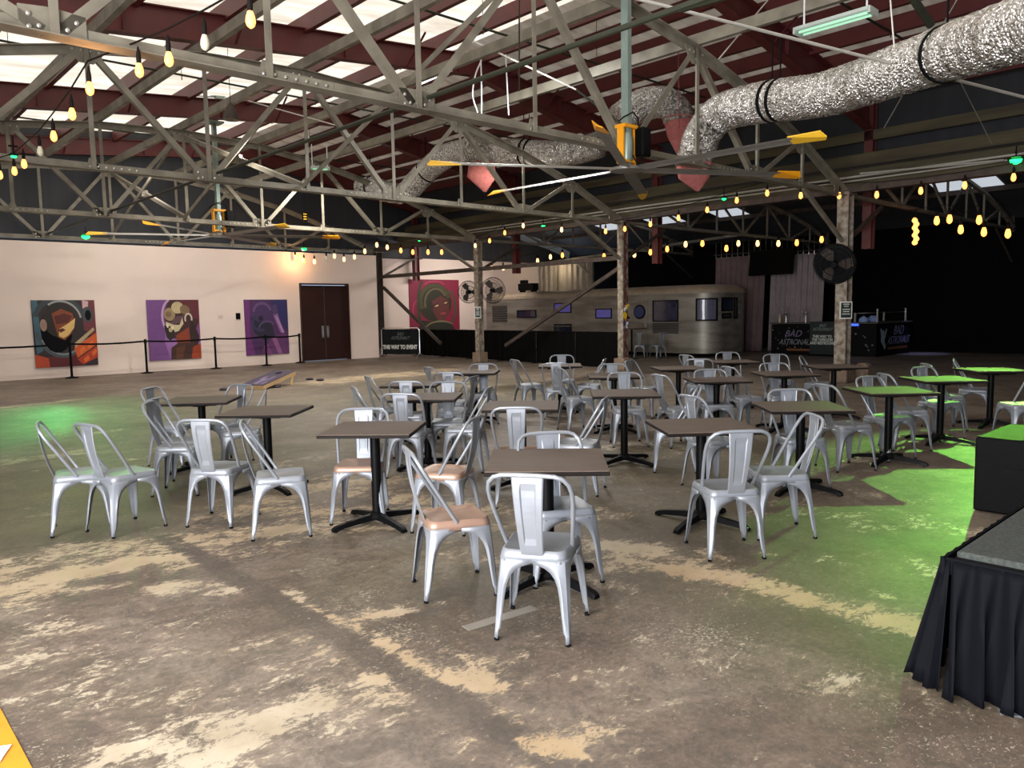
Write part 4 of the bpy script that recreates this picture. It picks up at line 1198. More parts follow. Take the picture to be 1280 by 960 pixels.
def chair_from_back(px, py, th):
    p = onz(px, py, .845)
    a = math.radians(47.165 - th)
    return Vector((p.x + .255 * math.cos(a), p.y + .255 * math.sin(a), 0)), th
def place_chair(first, px, py, th, label, grp, used=[False], pos=None):
    if pos: p = W(*pos)
    else: p, _ = chair_from_back(px, py, th)
    rz = math.radians(47.165 - th - 90)
    if not used[0]:
        used[0] = True
        first.location = p; first.rotation_euler = (0, 0, rz); first['label'] = label; first['group'] = grp
        return first
    return dup(first, p, rz, label, grp)
G1 = 'silver chairs around the bistro tables'
CH = [
 (48, 529, 62, 'leftmost silver metal chair, at the left edge of the seating'),
 (103, 534, 33, 'silver metal chair just right of the leftmost one, back to the viewer', (-3.0, 5.82)),
 (187, 485, 96, 'silver chair farthest back of the three facing the far left table'),
 (194, 498.5, 92, 'silver chair with shaded splat, middle of three facing the far left table'),
 (186, 503, 84, 'silver chair nearest of the three lined up left of the far left table'),
 (250, 525, 8, 'silver chair with ribbed splat in front of the left table'),
 (302, 528, 73, 'silver chair side-on, right of the left table leg'),
 (302, 481, -150, 'silver chair with dark splat right behind the far left table'),
 (332, 488, -105, 'silver chair behind the left table, nearest the game board'),
 (454, 511, 178, 'silver chair facing out behind the dark table at centre left'),
 (500, 492.5, 12, 'silver chair with ribbed back before the middle left table'),
 (442, 484, 70, 'silver chair side-on left of the middle left table, nearer one'),
 (460, 471, 66, 'silver chair side-on left of the middle left tables, farther one'),
 (507, 477, 8, 'silver chair with shaded back before the small far table at left'),
 (560, 477.5, 178, 'silver chair with white splat facing out behind the middle left table'),
 (592, 471, -68, 'silver chair turned left with a broad grey side splat'),
 (611, 485, -80, 'silver chair turned left, near the right side of the middle left table'),
 (595, 522, -72, 'silver chair turned left beside the centre left table, orange tinged seat'),
 (510, 562, 72, 'front silver chair side-on with orange tinged seat, left of front table'),
 (536, 459.5, 60, 'small far silver chair left of the far table by the fence'),
 (560, 466, 10, 'silver chair with shaded back before the far table by the fence'),
 (604, 455, 178, 'silver chair with pale green splat facing out at the far left table by the fence'),
 (645, 509.5, 4, 'silver chair back-on before the central table'),
 (685, 541, 168, 'silver chair facing the viewer behind the front table'),
 (665, 597, 15, 'nearest silver chair, back-on in front of the front table', (.13, 3.83)),
 (757, 497.5, -72, 'silver chair turned left at the right side of the central table'),
 (643, 450, 66, 'silver chair side-on standing alone before the black fence'),
 (695, 454, 6, 'silver chair with shaded back before the far table at the fence end'),
 (702, 444, 178, 'silver chair facing out behind the far table at the fence end'),
 (699, 461, 70, 'silver chair side-on right of the shaded-back chair at mid-hall'),
 (756, 449, -76, 'silver chair turned left, mostly hidden behind the centre right table'),
 (765, 455, 178, 'silver chair facing out behind the small table at mid-hall'),
 (787, 450.5, 122, 'silver chair turned right in front of the sticker column'),
 (780, 466, 178, 'silver chair facing out behind the centre right table'),
 (824, 469, 68, 'silver chair side-on left of the right middle table'),
 (862.5, 495, 68, 'silver chair with pale green splat left of the large right table'),
 (875, 482.5, -80, 'silver chair turned left, crossing the pale green splat chair'),
 (935, 543, -5, 'large silver chair back-on before the right front table', (1.41, 5.02)),
 (1017.5, 519, -90, 'silver chair with tan splat turned left, next to the large back-on chair'),
 (986, 487, 178, 'silver chair facing out behind the olive tinted table'),
 (1030, 481, 78, 'silver chair side-on between the olive tinted and green-lit tables'),
 (887, 462, 178, 'silver chair facing out behind the right middle table'),
 (910, 459, 74, 'silver chair side-on right of the right middle table'),
 (857, 444, 66, 'thin side-on silver chair left of the far right table'),
 (874, 449, 14, 'silver chair with shaded back left of the far right tables'),
 (909, 440.5, 178, 'farthest silver chair facing out before the mauve curtain'),
 (969, 443, 178, 'rear silver chair of two facing out beside the rusty column'),
 (967, 454, 178, 'front silver chair of two facing out behind the far right table'),
 (1001, 445.5, 118, 'silver chair turned right just left of the rusty column'),
 (1085, 471, 155, 'silver chair facing out behind the nearest green-lit table'),
 (1105, 467.5, 92, 'silver chair with dark splat side-on between two green-lit tables'),
 (1152.5, 459, 158, 'silver chair facing out behind the middle green-lit table'),
 (1157, 455, 98, 'silver chair side-on behind the middle green-lit table'),
 (1192.5, 449, 122, 'silver chair turned right at the farthest green-lit table'),
]
ch0 = make_chair()
for c in CH:
    place_chair(ch0, c[0], c[1], c[2], c[3], G1, pos=c[4] if len(c) > 4 else None)
M_SEATW = mat('warm_reflection_seat', (154, 124, 106), .42, .35, .08, 9)  # warm reflection on these seats put into their colour
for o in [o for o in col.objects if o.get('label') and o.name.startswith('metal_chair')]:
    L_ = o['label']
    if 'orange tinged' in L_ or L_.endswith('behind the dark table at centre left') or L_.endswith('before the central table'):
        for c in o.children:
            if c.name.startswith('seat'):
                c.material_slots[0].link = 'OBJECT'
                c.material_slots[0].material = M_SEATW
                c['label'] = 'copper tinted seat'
place_chair(ch0, 0, 0, -88, 'silver chair cut by the right edge behind the black speaker', G1, pos=(5.9, 8.85))
place_chair(ch0, 0, 0, 20, 'left silver chair of the pair beside the trailer door', 'pair of chairs by the trailer', pos=(4.25, 25.3))
place_chair(ch0, 0, 0, -20, 'right silver chair of the pair beside the trailer door', 'pair of chairs by the trailer', pos=(4.78, 25.0))

# ------------------------------------------------------------------ tables
def make_table():
    t = thing('bistro_table', '', 'table')
    s = .686
    b = MB(); b.bbox((0, 0, .746), (s - .004, s - .004, .008), .002); b.obj('tabletop', M_TABLE, t)
    b = MB(); b.bbox((0, 0, .731), (s + .002, s + .002, .022), .004); b.obj('edge_band', M_TEDGE, t)
    b = MB(); b.bbox((0, 0, .706), (.4, .4, .016), .002); b.lathe([(.1, .68), (.1, .7), (.04, .7)], 16); b.obj('mounting_plate', M_BLACK, t)
    MB().lathe([(.038, .07), (.038, .7)], 20).obj('pole', M_BLACK, t, True)
    MB().lathe([(.07, .04), (.075, .06), (.06, .085), (.042, .1)], 20).obj('hub', M_BLACK, t, True)
    for k in range(4):
        a = PI / 4 + k * PI / 2
        M = Matrix.Rotation(a, 4, 'Z')
        b = MB()
        sec = []
        for (x, z, w, h) in ((.03, .06, .06, .05), (.15, .052, .056, .04), (.3, .036, .052, .032), (.36, .026, .056, .03), (.385, .016, .05, .022)):
            sec += [(x, -w / 2, z - h / 2), (x, w / 2, z - h / 2), (x, w / 2 * .7, z + h / 2), (x, -w / 2 * .7, z + h / 2)]
        b.add(sec, [(i * 4 + e, i * 4 + (e + 1) % 4, i * 4 + 4 + (e + 1) % 4, i * 4 + 4 + e) for i in range(4) for e in range(4)] + [(3, 2, 1, 0), (16, 17, 18, 19)], 0, M)
        ar = b.obj('base_arm', M_BLACK, t, True)
        MB().lathe([(.018, 0), (.02, .012)], 10, 0, M @ Matrix.Translation((.36, 0, 0))).obj('glide', M_RUBBER, ar)
    return t
TB = [
 ((.197, 4.463), -.046, 'front brown table nearest the viewer'),
 ((-1.063, 5.845), -.074, 'brown table at centre left with its black cross base fully visible'),
 ((1.412, 5.692), .071, 'brown table behind the large back-on chair at right'),
 ((2.536, 6.7), -.06, 'olive tinted table left of the green-lit tables'),
 ((3.872, 7.832), -.014, 'green-lit table, nearest of the three'),
 ((5.018, 8.926), -.05, 'green-lit table, brightest, middle of the three'),
 ((6.3, 10.05), -.05, 'green-lit table, farthest of the three, at the right edge'),
 ((1.178, 8.04), -.06, 'brown table at centre right with a free black pole'),
 ((.088, 7.116), -.07, 'brown table at the very centre of the group'),
 ((-.9, 8.02), -.06, 'brown table in the middle left cluster of chairs'),
 ((-1.24, 9.55), -.06, 'brown table small and far in the left cluster'),
 ((-.548, 11.245), -.1, 'far brown table in front of the fence near the two-fan column'),
 ((.775, 12.3), -.05, 'far brown table near the end of the black fence'),
 ((1.36, 10.2), -.05, 'brown table small at mid-hall behind the centre right table'),
 ((2.46, 11.3), .05, 'brown table below the trailer with a lone black pole'),
 ((2.512, 9.385), -.01, 'brown table in the right middle cluster'),
 ((3.6, 12.5), .0, 'farthest brown table, before the mauve curtain'),
 ((3.58, 10.05), .0, 'brown table left of the rusty column, nearer one'),
 ((4.67, 11.1), .0, 'brown table directly before the rusty column foot'),
 ((-3.3, 8.1), .12, 'far left brown table, behind three lined-up chairs'),
 ((-2.284, 7.077), -.037, 'left brown table in front of the game board'),
]
tb0 = make_table()
for i, (p, r, lb) in enumerate(TB):
    loc = W(*p); rz = math.radians(YAW0) + r
    if i == 0:
        tb0.location = loc; tb0.rotation_euler = (0, 0, rz); tb0['label'] = lb; tb0['group'] = 'square bistro tables'
    else:
        dup(tb0, loc, rz, lb, 'square bistro tables')
# bar-height table by the trailer
t = thing('bar_table', 'small dark table beside the trailer door and the sticker column', 'table', W(3.95, 25.2))
b = MB(); b.bbox((0, 0, .98), (.7, .7, .03), .006); b.obj('tabletop', M_TABLE, t)
b = MB(); b.lathe([(.03, .02), (.03, .97)], 12); b.obj('pole', M_BLACK, t)
b = MB(); b.lathe([(.24, 0), (.24, .012), (.05, .03)], 20); b.obj('base', M_BLACK, t)

# ------------------------------------------------------------------ cornhole board and bags
def corn():
    a, c = onz(330, 487), onz(381, 479)
    d = c - a; ang = math.atan2(d.y, d.x)
    L_ = 1.2
    t = thing('cornhole_board', 'slanted wooden bean bag game board with dark printed deck', 'game board', (a.x, a.y, 0), ang)
    tilt = Matrix.Rotation(-math.asin(.23 / L_), 4, 'Y')
    b = MB(); 
    for y in (.012, .598): b.box((L_ / 2, y, .045), (L_, .022, .085), M=tilt)
    for x in (.012, L_ - .012): b.box((x, .305, .045), (.022, .6, .085), M=tilt)
    b.obj('side_frame', M_PINE, t)
    b = MB(); b.box((L_ / 2, .305, .094), (L_, .61, .012), M=tilt); dk = b.obj('deck', tmat((54, 44, 66)), t)
    b = MB(); b.lathe([(.076, 0), (.076, .002)], 20, 0, tilt @ Matrix.Translation((L_ - .22, .305, .101))); b.obj('hole', M_RUBBER, dk)
    b = MB()
    for k, (x, y, w, h) in enumerate(((.3, .3, .4, .12), (.55, .4, .25, .08), (.55, .2, .3, .05), (.2, .12, .2, .06))): b.box((x, y, .101), (w, h, .002), M=tilt)
    b.obj('deck_print', tmat((110, 96, 128)), dk)
    for y in (.05, .56):
        b = MB(); b.beam((L_ - .16, y, 0.0), (L_ - .08, y, .26), .022, .075); b.obj('leg', M_PINE, t)
    for i, (px, py, lb) in enumerate(((346, 484.5, 'dark bean bag under the front of the game board'), (387, 475, 'dark bean bag just right of the game board leg'), (400, 476, 'dark bean bag farthest right of the game board'), (280, 488, 'dark bean bag on the floor left of the game board'))):
        p = onz(px, py)
        bb = MB(); n = 8
        bb.lathe([(.03, 0), (.085, .008), (.1, .025), (.085, .045), (.03, .055)], 8)
        o = bb.obj('bean_bag', tmat((30, 26, 40)), None, True, loc=(p.x, p.y, 0)); o.rotation_euler = (0, 0, i * .7)
        tag(o, lb, 'bean bag', 'bean bags by the game board')
corn()

# ------------------------------------------------------------------ speaker box and stage
spk = thing('subwoofer', 'black speaker cabinet on the floor at the right edge', 'speaker', (-9.5, -5.25, 0))
b = MB(); b.bbox((.45, -.6, .3), (.9, 1.2, .58), .012); b.obj('cabinet', M_SPEAK, spk)
b = MB(); b.box((-.004, -.3, .33), (.012, .2, .08)); b.obj('handle_recess', M_RUBBER, spk)
b = MB(); b.box((-.006, -.85, .3), (.012, .55, .5)); b.obj('grille', M_BLACK, spk)
for x in (.08, .82):
    for y in (-.08, -1.12):
        b = MB(); b.lathe([(.025, 0), (.025, .012)], 10, 0, Matrix.Translation((x, y, 0))); b.obj('foot', M_RUBBER, spk)
b = MB(); b.lathe([(.02, .59), (.02, .598)], 10, 0, Matrix.Translation((.25, -.35, 0))); b.lathe([(.02, .59), (.02, .598)], 10, 0, Matrix.Translation((.7, -.35, 0))); b.obj('pole_socket', M_RUBBER, spk)

sx0, sy0 = -12.62, -6.08
stg = thing('stage_riser', 'low carpeted stage riser at the right edge', 'stage', (sx0, sy0, 0))
b = MB(); b.bbox((1.22, -1.22, .565), (2.44, 2.44, .03), .006); b.obj('deck', M_CARPET, stg)
b = MB(); b.bbox((1.22, -1.22, .535), (2.46, 2.46, .035), .006); b.obj('edge_trim', M_BLACK, stg)
for x in (.1, 2.34):
    for y in (-.1, -2.34):
        b = MB(); b.box((x, y, .26), (.06, .06, .52)); b.obj('leg', M_BLACK, stg)
sk = thing('stage_skirt', 'black pleated skirt hanging from the stage riser', 'skirt', (sx0, sy0, 0))
def skirt(p, q, n, name):
    p, q = Vector(p), Vector(q); d = q - p; nrm = Vector((d.y, -d.x, 0)).normalized()
    b = MB(); m_ = n * 10; rows = 14; vs = []
    for k in range(rows + 1):
        f = k / rows
        for j in range(m_ + 1):
            u = j / m_
            ph = u * n * 2 * PI
            amp = (.008 + .022 * f ** 1.1)
            s = math.sin(ph) + .35 * math.sin(2 * ph + 1.2) + .3 * f * math.sin(ph * .37 + 2)
            off = .02 + amp * (s + 1.1) + .07 * f + .022 * f * math.sin(ph * .29 + 1)
            c = p + d * (u + .02 * f * math.sin(ph + .8) / 1)
            z = .545 - f * .54
            v = c + nrm * off
            vs.append((v.x, v.y, max(.004, z)))
    b.add(vs, [(k * (m_ + 1) + j, k * (m_ + 1) + j + 1, (k + 1) * (m_ + 1) + j + 1, (k + 1) * (m_ + 1) + j) for k in range(rows) for j in range(m_)])
    return b.obj(name, M_SKIRT, sk, True, solid=.003)
skirt((-.02, .0, 0), (-.02, -2.44, 0), 24, 'pleated_panel')
skirt((2.44, .02, 0), (-.02, .02, 0), 24, 'pleated_panel')
# band at the top, corner fall
b = MB(); b.box((-.035, -1.2, .52), (.012, 2.5, .07)); b.box((1.2, .035, .52), (2.5, .012, .07)); b.obj('fastening_band', M_SKIRT, sk)
b = MB(); n = 10
vs = []
for k in range(9):
    f = k / 8
    for j in range(n + 1):
        a = PI / 2 + (PI / 2) * j / n
        r = .035 + .09 * f + .02 * math.sin(j * 1.9) * f
        vs.append((-.01 + r * math.cos(a), .01 + r * math.sin(a), max(.004, .545 - f * .54)))
b.add(vs, [(k * (n + 1) + j, k * (n + 1) + j + 1, (k + 1) * (n + 1) + j + 1, (k + 1) * (n + 1) + j) for k in range(8) for j in range(n)])
b.obj('corner_fold', M_SKIRT, sk, True, solid=.003)
b = MB(); p = onz(1262, 884); b.box((p.x, p.y, .004), (.16, .09, .006), rz=.4); tag(b.obj('tape_scrap', tmat((84, 88, 92))), 'scrap of grey tape on the floor below the stage skirt', 'tape')
b = MB(); p = onz(650, 692+0); q0, q1 = onz(582, 786), onz(668, 760)
b.beam((q0.x, q0.y, .002), (q1.x, q1.y, .002), .07, .003)
tag(b.obj('floor_tape', tmat((128, 122, 112))), 'faint grey tape strip on the floor by the nearest chair', 'tape')

# ------------------------------------------------------------------ big ceiling fans
def big_fan(loc, off, label, top):
    t = thing('ceiling_fan', label, 'ceiling fan', loc, 0, 'large six-bladed ceiling fans')
    b = MB(); b.box((0, 0, (top - loc[2]) / 2 + .25), (.09, .13, top - loc[2] - .5)); b.box((0, 0, top - loc[2] - .02), (.4, .4, .04)); b.obj('mast', M_GALV, t)
    b = MB()
    for s in (-1, 1):
        b.box((s * .14, 0, .35), (.03, .12, .55)); 
    b.box((0, 0, .64), (.32, .2, .05)); b.box((0, 0, .12), (.3, .16, .04))
    b.obj('yoke', M_ORANGE, t)
    b = MB(); b.lathe([(.09, .12), (.1, .2), (.1, .45), (.07, .55)], 18); b.obj('motor', M_GALV, t, True)
    b = MB(); b.bbox((.24, -.1, .42), (.22, .22, .44), .02); b.obj('controller', M_BLACK, t)
    b = MB(); b.tube([(.22, -.05, .6), (.16, -.1, .78), (0, -.12, .84), (-.2, -.1, .74), (-.25, -.05, .68)], .012, 6); b.tube([(.25, -.1, .24), (.18, -.14, .1), (.05, -.16, .08), (.0, -.12, .2)], .012, 6); b.obj('power_cable', M_WIRE, t, True)
    MB().lathe([(.2, -.03), (.26, -.02), (.26, .02), (.12, .05), (.06, .12)], 24).obj('hub', M_BLADE, t, True)
    for k in range(6):
        a = off + k * PI / 3
        M = Matrix.Rotation(a, 4, 'Z')
        b = MB()
        sec = []
        st_ = [.22, .34, 2.72]
        for x in st_:
            w = .17 if x > .3 else .1
            for (y, z) in ((-w / 2, .012), (-w * .2, .028), (w * .2, .022), (w / 2, -.012), (w * .15, .0), (-w * .25, .004)):
                sec.append((x, y, z - .0 + y * -.16))
        n = 6
        b.add(sec, [(i * n + e, i * n + (e + 1) % n, (i + 1) * n + (e + 1) % n, (i + 1) * n + e) for i in range(2) for e in range(n)] + [tuple(range(n - 1, -1, -1)), tuple(range(2 * n, 3 * n))], 0, M)
        bl = b.obj('blade', M_BLADE, t)
        b = MB(); b.add([(2.62, -.09, .03), (2.62, .09, -.03), (3.06, .07, -.05), (3.1, .0, -.03), (3.04, -.06, .04), (2.62, -.09, .045), (2.62, .09, -.015), (3.06, .07, -.035), (3.1, .0, -.015), (3.04, -.06, .055)],
                        [(4, 3, 2, 1, 0), (5, 6, 7, 8, 9), (0, 1, 6, 5), (1, 2, 7, 6), (2, 3, 8, 7), (3, 4, 9, 8), (4, 0, 5, 9)], 0, M)
        b.obj('blade_tip', M_YTIP if (k + round(off)) % 2 else M_ORANGE, bl)
    return t
fo = math.radians(15) + math.radians(YAW0)
bf = big_fan(W(.151 * 10.9, 10.9, 3.55), fo, 'large six-bladed fan on a tall mast, nearest, at top centre right', 7.5)
bf.scale = (.9, .9, .9)
big_fan(W(-.372 * 20.3, 20.3, 3.72), math.radians(20) + math.radians(YAW0), 'large six-bladed fan hanging far left above the white wall', 6.6)

# ------------------------------------------------------------------ column fans
def drum_fan(p, rz, tilt, r, label, dark=False):
    t = thing('wall_fan', label, 'fan', p, rz, 'round fans fixed to the columns')
    M = Matrix.Rotation(tilt, 4, 'X')
    b = MB()
    for (yy, rr) in ((-.07, .55), (-.075, .8), (-.05, .97), (0, 1), (.05, .97), (.07, .6)):
        b.tube([(r * rr * math.cos(2 * PI * j / 28), yy, r * rr * math.sin(2 * PI * j / 28)) for j in range(28)], .006, 5, 0, M, True)
    for j in range(36):
        a = 2 * PI * j / 36; c, s = math.cos(a) * r, math.sin(a) * r
        for sg in (-1, 1): b.tube([(c * .12, sg * .085, s * .12), (c * .6, sg * .078, s * .6), (c * .9, sg * .06, s * .9), (c, 0, s)], .0028, 4, 0, M)
    b.obj('cage', M_BLACK, t)
    b = MB()
    for k in range(3):
        a0 = k * 2 * PI / 3
        pts = [(r * .1 * math.cos(a0 - .3), r * .1 * math.sin(a0 - .3)), (r * .6 * math.cos(a0 - .5), r * .6 * math.sin(a0 - .5)), (r * .88 * math.cos(a0 - .15), r * .88 * math.sin(a0 - .15)), (r * .86 * math.cos(a0 + .35), r * .86 * math.sin(a0 + .35)), (r * .4 * math.cos(a0 + .45), r * .4 * math.sin(a0 + .45))]
        b.poly(pts, .006, M)
    b.obj('blades', M_DCOL, t)
    b = MB(); b.lathe([(.06, -.1), (.07, -.06), (.07, .1), (.05, .2)], 16, 0, M @ Matrix.Rotation(-PI / 2, 4, 'X')); b.obj('motor', M_BLACK, t, True)
    b = MB(); b.tube([(0, .15, 0), (0, .28, -.06)], .022, 8, 0, M); b.obj('bracket', M_BLACK, t)
    if dark:
        b = MB(); b.lathe([(r * .96, .03), (r * .97, .06)], 28, 0, M @ Matrix.Rotation(-PI / 2, 4, 'X')); b.obj('rear_guard', M_BLACK, t)
    return t
drum_fan(onX(586, 365, -.1) + Vector((0, 0, 0)), math.radians(20 - 43), 0, .36, 'caged fan on the left side of the two-fan column')
drum_fan(onX(616, 363, -.3) + Vector((0, 0, 0)), math.radians(-20 - 43), 0, .4, 'caged fan on the right side of the two-fan column')
drum_fan(onX(1043, 330, -.3), math.radians(-75), math.radians(12), .42, 'large dark round fan on the rusty column', True)

# ------------------------------------------------------------------ silver ducts
def foil():
    m = bpy.data.materials.new('crinkled_foil'); m.use_nodes = True
    nt = m.node_tree; N, L = nt.nodes, nt.links; b = N['Principled BSDF']
    b.inputs['Metallic'].default_value = .88; b.inputs['Roughness'].default_value = .27
    b.inputs['Base Color'].default_value = lin((214, 210, 204))
    tc = N.new('ShaderNodeTexCoord')
    n = N.new('ShaderNodeTexNoise'); n.inputs['Scale'].default_value = 20; n.inputs['Detail'].default_value = 7; n.inputs['Distortion'].default_value = 1.2
    L.new(tc.outputs['Object'], n.inputs['Vector'])
    v = N.new('ShaderNodeTexVoronoi'); v.inputs['Scale'].default_value = 34; L.new(tc.outputs['Object'], v.inputs['Vector'])
    a = N.new('ShaderNodeMath'); a.operation = 'ADD'; L.new(n.outputs['Fac'], a.inputs[0]); L.new(v.outputs['Distance'], a.inputs[1])
    bp = N.new('ShaderNodeBump'); bp.inputs['Strength'].default_value = .9; bp.inputs['Distance'].default_value = .025
    L.new(a.outputs[0], bp.inputs['Height']); L.new(bp.outputs['Normal'], b.inputs['Normal'])
    r = N.new('ShaderNodeValToRGB'); r.color_ramp.elements[0].position = .35; r.color_ramp.elements[0].color = lin((150, 145, 138)); r.color_ramp.elements[1].position = .62; r.color_ramp.elements[1].color = lin((244, 241, 236))
    L.new(n.outputs['Fac'], r.inputs['Fac']); L.new(r.outputs['Color'], b.inputs['Base Color'])
    return m
M_FOIL = foil()
def smooth_path(pts, n=8):
    pts = [Vector(p) for p in pts]; out = []
    for i in range(len(pts) - 1):
        p0 = pts[max(i - 1, 0)]; p1 = pts[i]; p2 = pts[i + 1]; p3 = pts[min(i + 2, len(pts) - 1)]
        for k in range(n):
            t = k / n
            out.append(.5 * ((2 * p1) + (-p0 + p2) * t + (2 * p0 - 5 * p1 + 4 * p2 - p3) * t * t + (-p0 + 3 * p1 - 3 * p2 + p3) * t ** 3))
    out.append(pts[-1]); return out
def at(px, py, d):
    """point on the line of sight at forward distance d"""
    r = _ray(px, py)
    fwd = Vector((ca, sa, 0)); k = d / (r.x * fwd.x + r.y * fwd.y)
    return CAM + r * k
def duct(label, pts, r, straps=(), nozzle=None):
    t = thing('flexible_duct', label, 'duct', (0, 0, 0), 0, 'silver foil ducts under the roof')
    path = smooth_path(pts, 26)
    random.seed(len(pts))
    rs = [r * (1 + (.035 if i % 2 else -.035) + random.uniform(-.02, .02)) for i in range(len(path))]
    MB().tube(path, rs, 26).obj('duct_body', M_FOIL, t, True)
    for s in straps:
        i = int(s * (len(path) - 1)); p = path[i]; tg = (path[min(i + 1, len(path) - 1)] - path[max(0, i - 1)]).normalized()
        MB().tube([p - tg * .02, p + tg * .02], r * 1.06, 24).obj('strap', M_STRAP, t)
        b = MB(); b.tube([p + Vector((0, 0, r)), p + Vector((0, 0, r + .6))], .012, 5); b.obj('strap_tail', M_STRAP, t)
    if nozzle:
        p, h, w = nozzle
        M = Matrix.Translation(p) @ Matrix.Rotation(math.radians(YAW0), 4, 'Z')
        b = MB(); n = 14
        vs = [(r * 1.04 * math.cos(2 * PI * j / n), r * 1.04 * math.sin(2 * PI * j / n), .08) for j in range(n)] + [(w * math.cos(2 * PI * j / n), .25 * w * math.sin(2 * PI * j / n), -h * (.4 + .6 * abs(math.sin(PI * j / n + PI / 2)) * 0) ) for j in range(n)] + [(w * .1 * math.cos(2 * PI * j / n) + w * .2, .02 * math.sin(2 * PI * j / n), -h) for j in range(n)]
        b.add(vs, [(k * n + j, k * n + (j + 1) % n, (k + 1) * n + (j + 1) % n, (k + 1) * n + j) for k in range(2) for j in range(n)], 0, M)
        b.obj('fabric_outlet', M_NOZZLE, t, True, solid=.004)
    return t
duct('large foil duct sweeping in from the upper right edge', [at(1330, 10, 6.6), at(1270, 38, 7.4), at(1180, 68, 8.6), at(1110, 92, 9.6), at(1030, 118, 10.8), at(960, 127, 11.7), at(905, 140, 12.6), at(880, 165, 12.9), at(870, 195, 12.9), at(866, 212, 12.9)], .29, (.22, .53, .55), (at(868, 212, 12.9), .35, .26))
duct('short foil duct elbow right behind the large fan motor', [at(775, 150, 15.5), at(800, 132, 15.7), at(830, 128, 16), at(846, 140, 16), at(848, 152, 16)], .3, (), (at(848, 152, 16), .75, .22))
duct('foil duct sagging left of the large fan, with a hanging outlet', [at(752, 180, 18.2), at(715, 190, 18.5), at(680, 192, 18.8), at(645, 190, 19.2), at(615, 194, 19.5), at(600, 200, 19.5)], .3, (.5, .54))
duct('short upright foil duct ending in a pink diamond outlet', [at(597, 172, 19.3), at(594, 182, 19.4), at(599, 196, 19.4), at(602, 207, 19.4)], .3, (), (at(602, 208, 19.4), .62, .36))
duct('foil duct slanting down left from the truss', [at(588, 188, 20), at(560, 194, 20.4), at(540, 208, 20.8), at(522, 226, 21.2), at(508, 242, 21.5)], .3, (.6,))
duct('short foil duct lying at the far left truss', [at(505, 243, 22), at(485, 240, 22), at(465, 234, 22.4), at(450, 236, 22.6)], .28, (.7,))

# ------------------------------------------------------------------ string lights
def string_light(label, pts, sizes=1., kinds=None, drop=.1, ext=None):
    """pts: 3D bulb positions along the cable"""
    t = thing('string_light', label, 'string lights', (0, 0, 0), 0, 'festoon strings of filament bulbs')
    top = [p + Vector((0, 0, drop + .13 * sizes)) for p in pts]
    path = (ext[0] if ext else []) + top + (ext[1] if ext else [])
    MB().tube(path, .008, 5).obj('cable', M_WIRE, t)
    for i, p in enumerate(pts):
        k = kinds[i] if kinds else 'w'
        s = sizes
        soc = MB(); soc.lathe([(.006, .09 * s + drop), (.018 * s, .085 * s + drop * .3), (.02 * s, .075 * s), (.018 * s, .035 * s)][::-1], 10, 0, Matrix.Translation(p)); so = soc.obj('socket', M_WIRE, t, True)
        m = {'w': M_BULB, 'p': M_BULBW, 'o': M_BULBOFF, 'g': M_GREENLED}[k]
        MB().lathe([(.008 * s, -.075 * s), (.026 * s, -.06 * s), (.034 * s, -.035 * s), (.03 * s, 0), (.018 * s, .035 * s)], 12, 0, Matrix.Translation(p)).obj('bulb', m, so, True)
    return t
def lineX(l, x): return [onX(px, py, x) for px, py in l]
S1 = [(313, 21), (256, 50), (211, 71), (174, 85), (112, 108), (90, 140), (67, 168), (50, 187), (30, 203), (18, 212), (0, 217)]
string_light('string of glowing bulbs swagging at the upper left', [onz(px, py, 3.72 if i < 4 else 3.66) for i, (px, py) in enumerate(S1)], 1.05, list('wowwwwwowww'), .08)
S2 = [(1267, 220), (1206, 230), (1151, 237), (1096, 242), (1049, 243), (1001, 243), (959, 240), (921, 249), (884, 261), (848, 271), (813, 279), (781, 285), (757, 288)]
string_light('bulb string along the eave from the right edge to the sticker column', lineX(S2, -.35), 1.25, ['w'] * 13, .06)
S3 = [(757, 288), (702, 286), (654, 281), (631, 290), (612, 300), (594, 306)]
string_light('short bulb string between the sticker column and the two-fan column', lineX(S3[1:], -.3), 1.3, list('ppwwp'), .06)
S4 = [(552, 314), (535, 314), (516, 314), (501, 312), (484, 308), (471, 305), (456, 313), (443, 320), (430, 323), (418, 319), (408, 322), (393, 326), (380, 325), (369, 321), (358, 318)]
string_light('bulb string from the two-fan column to the top of the white wall', [onY(px, py, 12.6 + max(0, (552 - px)) * .024) for px, py in S4], 1.5, list('wwwwppppppopww' + 'p'), .06)
S5 = [(563, 322), (577, 328), (594, 333), (615, 334), (629, 334), (643, 332), (672, 325), (688, 320), (703, 318)]
string_light('bulb string above the crimson canvas and trailer end', lineX(S5, 5.5), 1.8, list('wppppwppw'), .06)
S6 = [(755, 319), (772, 319), (793, 317), (813, 314), (834, 310), (857, 304), (878, 303), (908, 309)]
string_light('bulb string over the trailer front', lineX(S6, 5.0), 1.8, list('wwpwwpww'), .06)
S7 = [(923, 303), (947, 303), (973, 303), (996, 302), (1027, 298)]
string_light('bulb string over the television', lineX(S7, 7.0), 1.8, list('pppww'), .06)
S8 = [(1088, 286), (1171, 274), (1187, 272), (1201, 285), (1224, 273), (1230, 288), (1260, 290)]
string_light('bulb string before the black wall at right', lineX(S8, 3.0), 1.8, ['w'] * 7, .06)
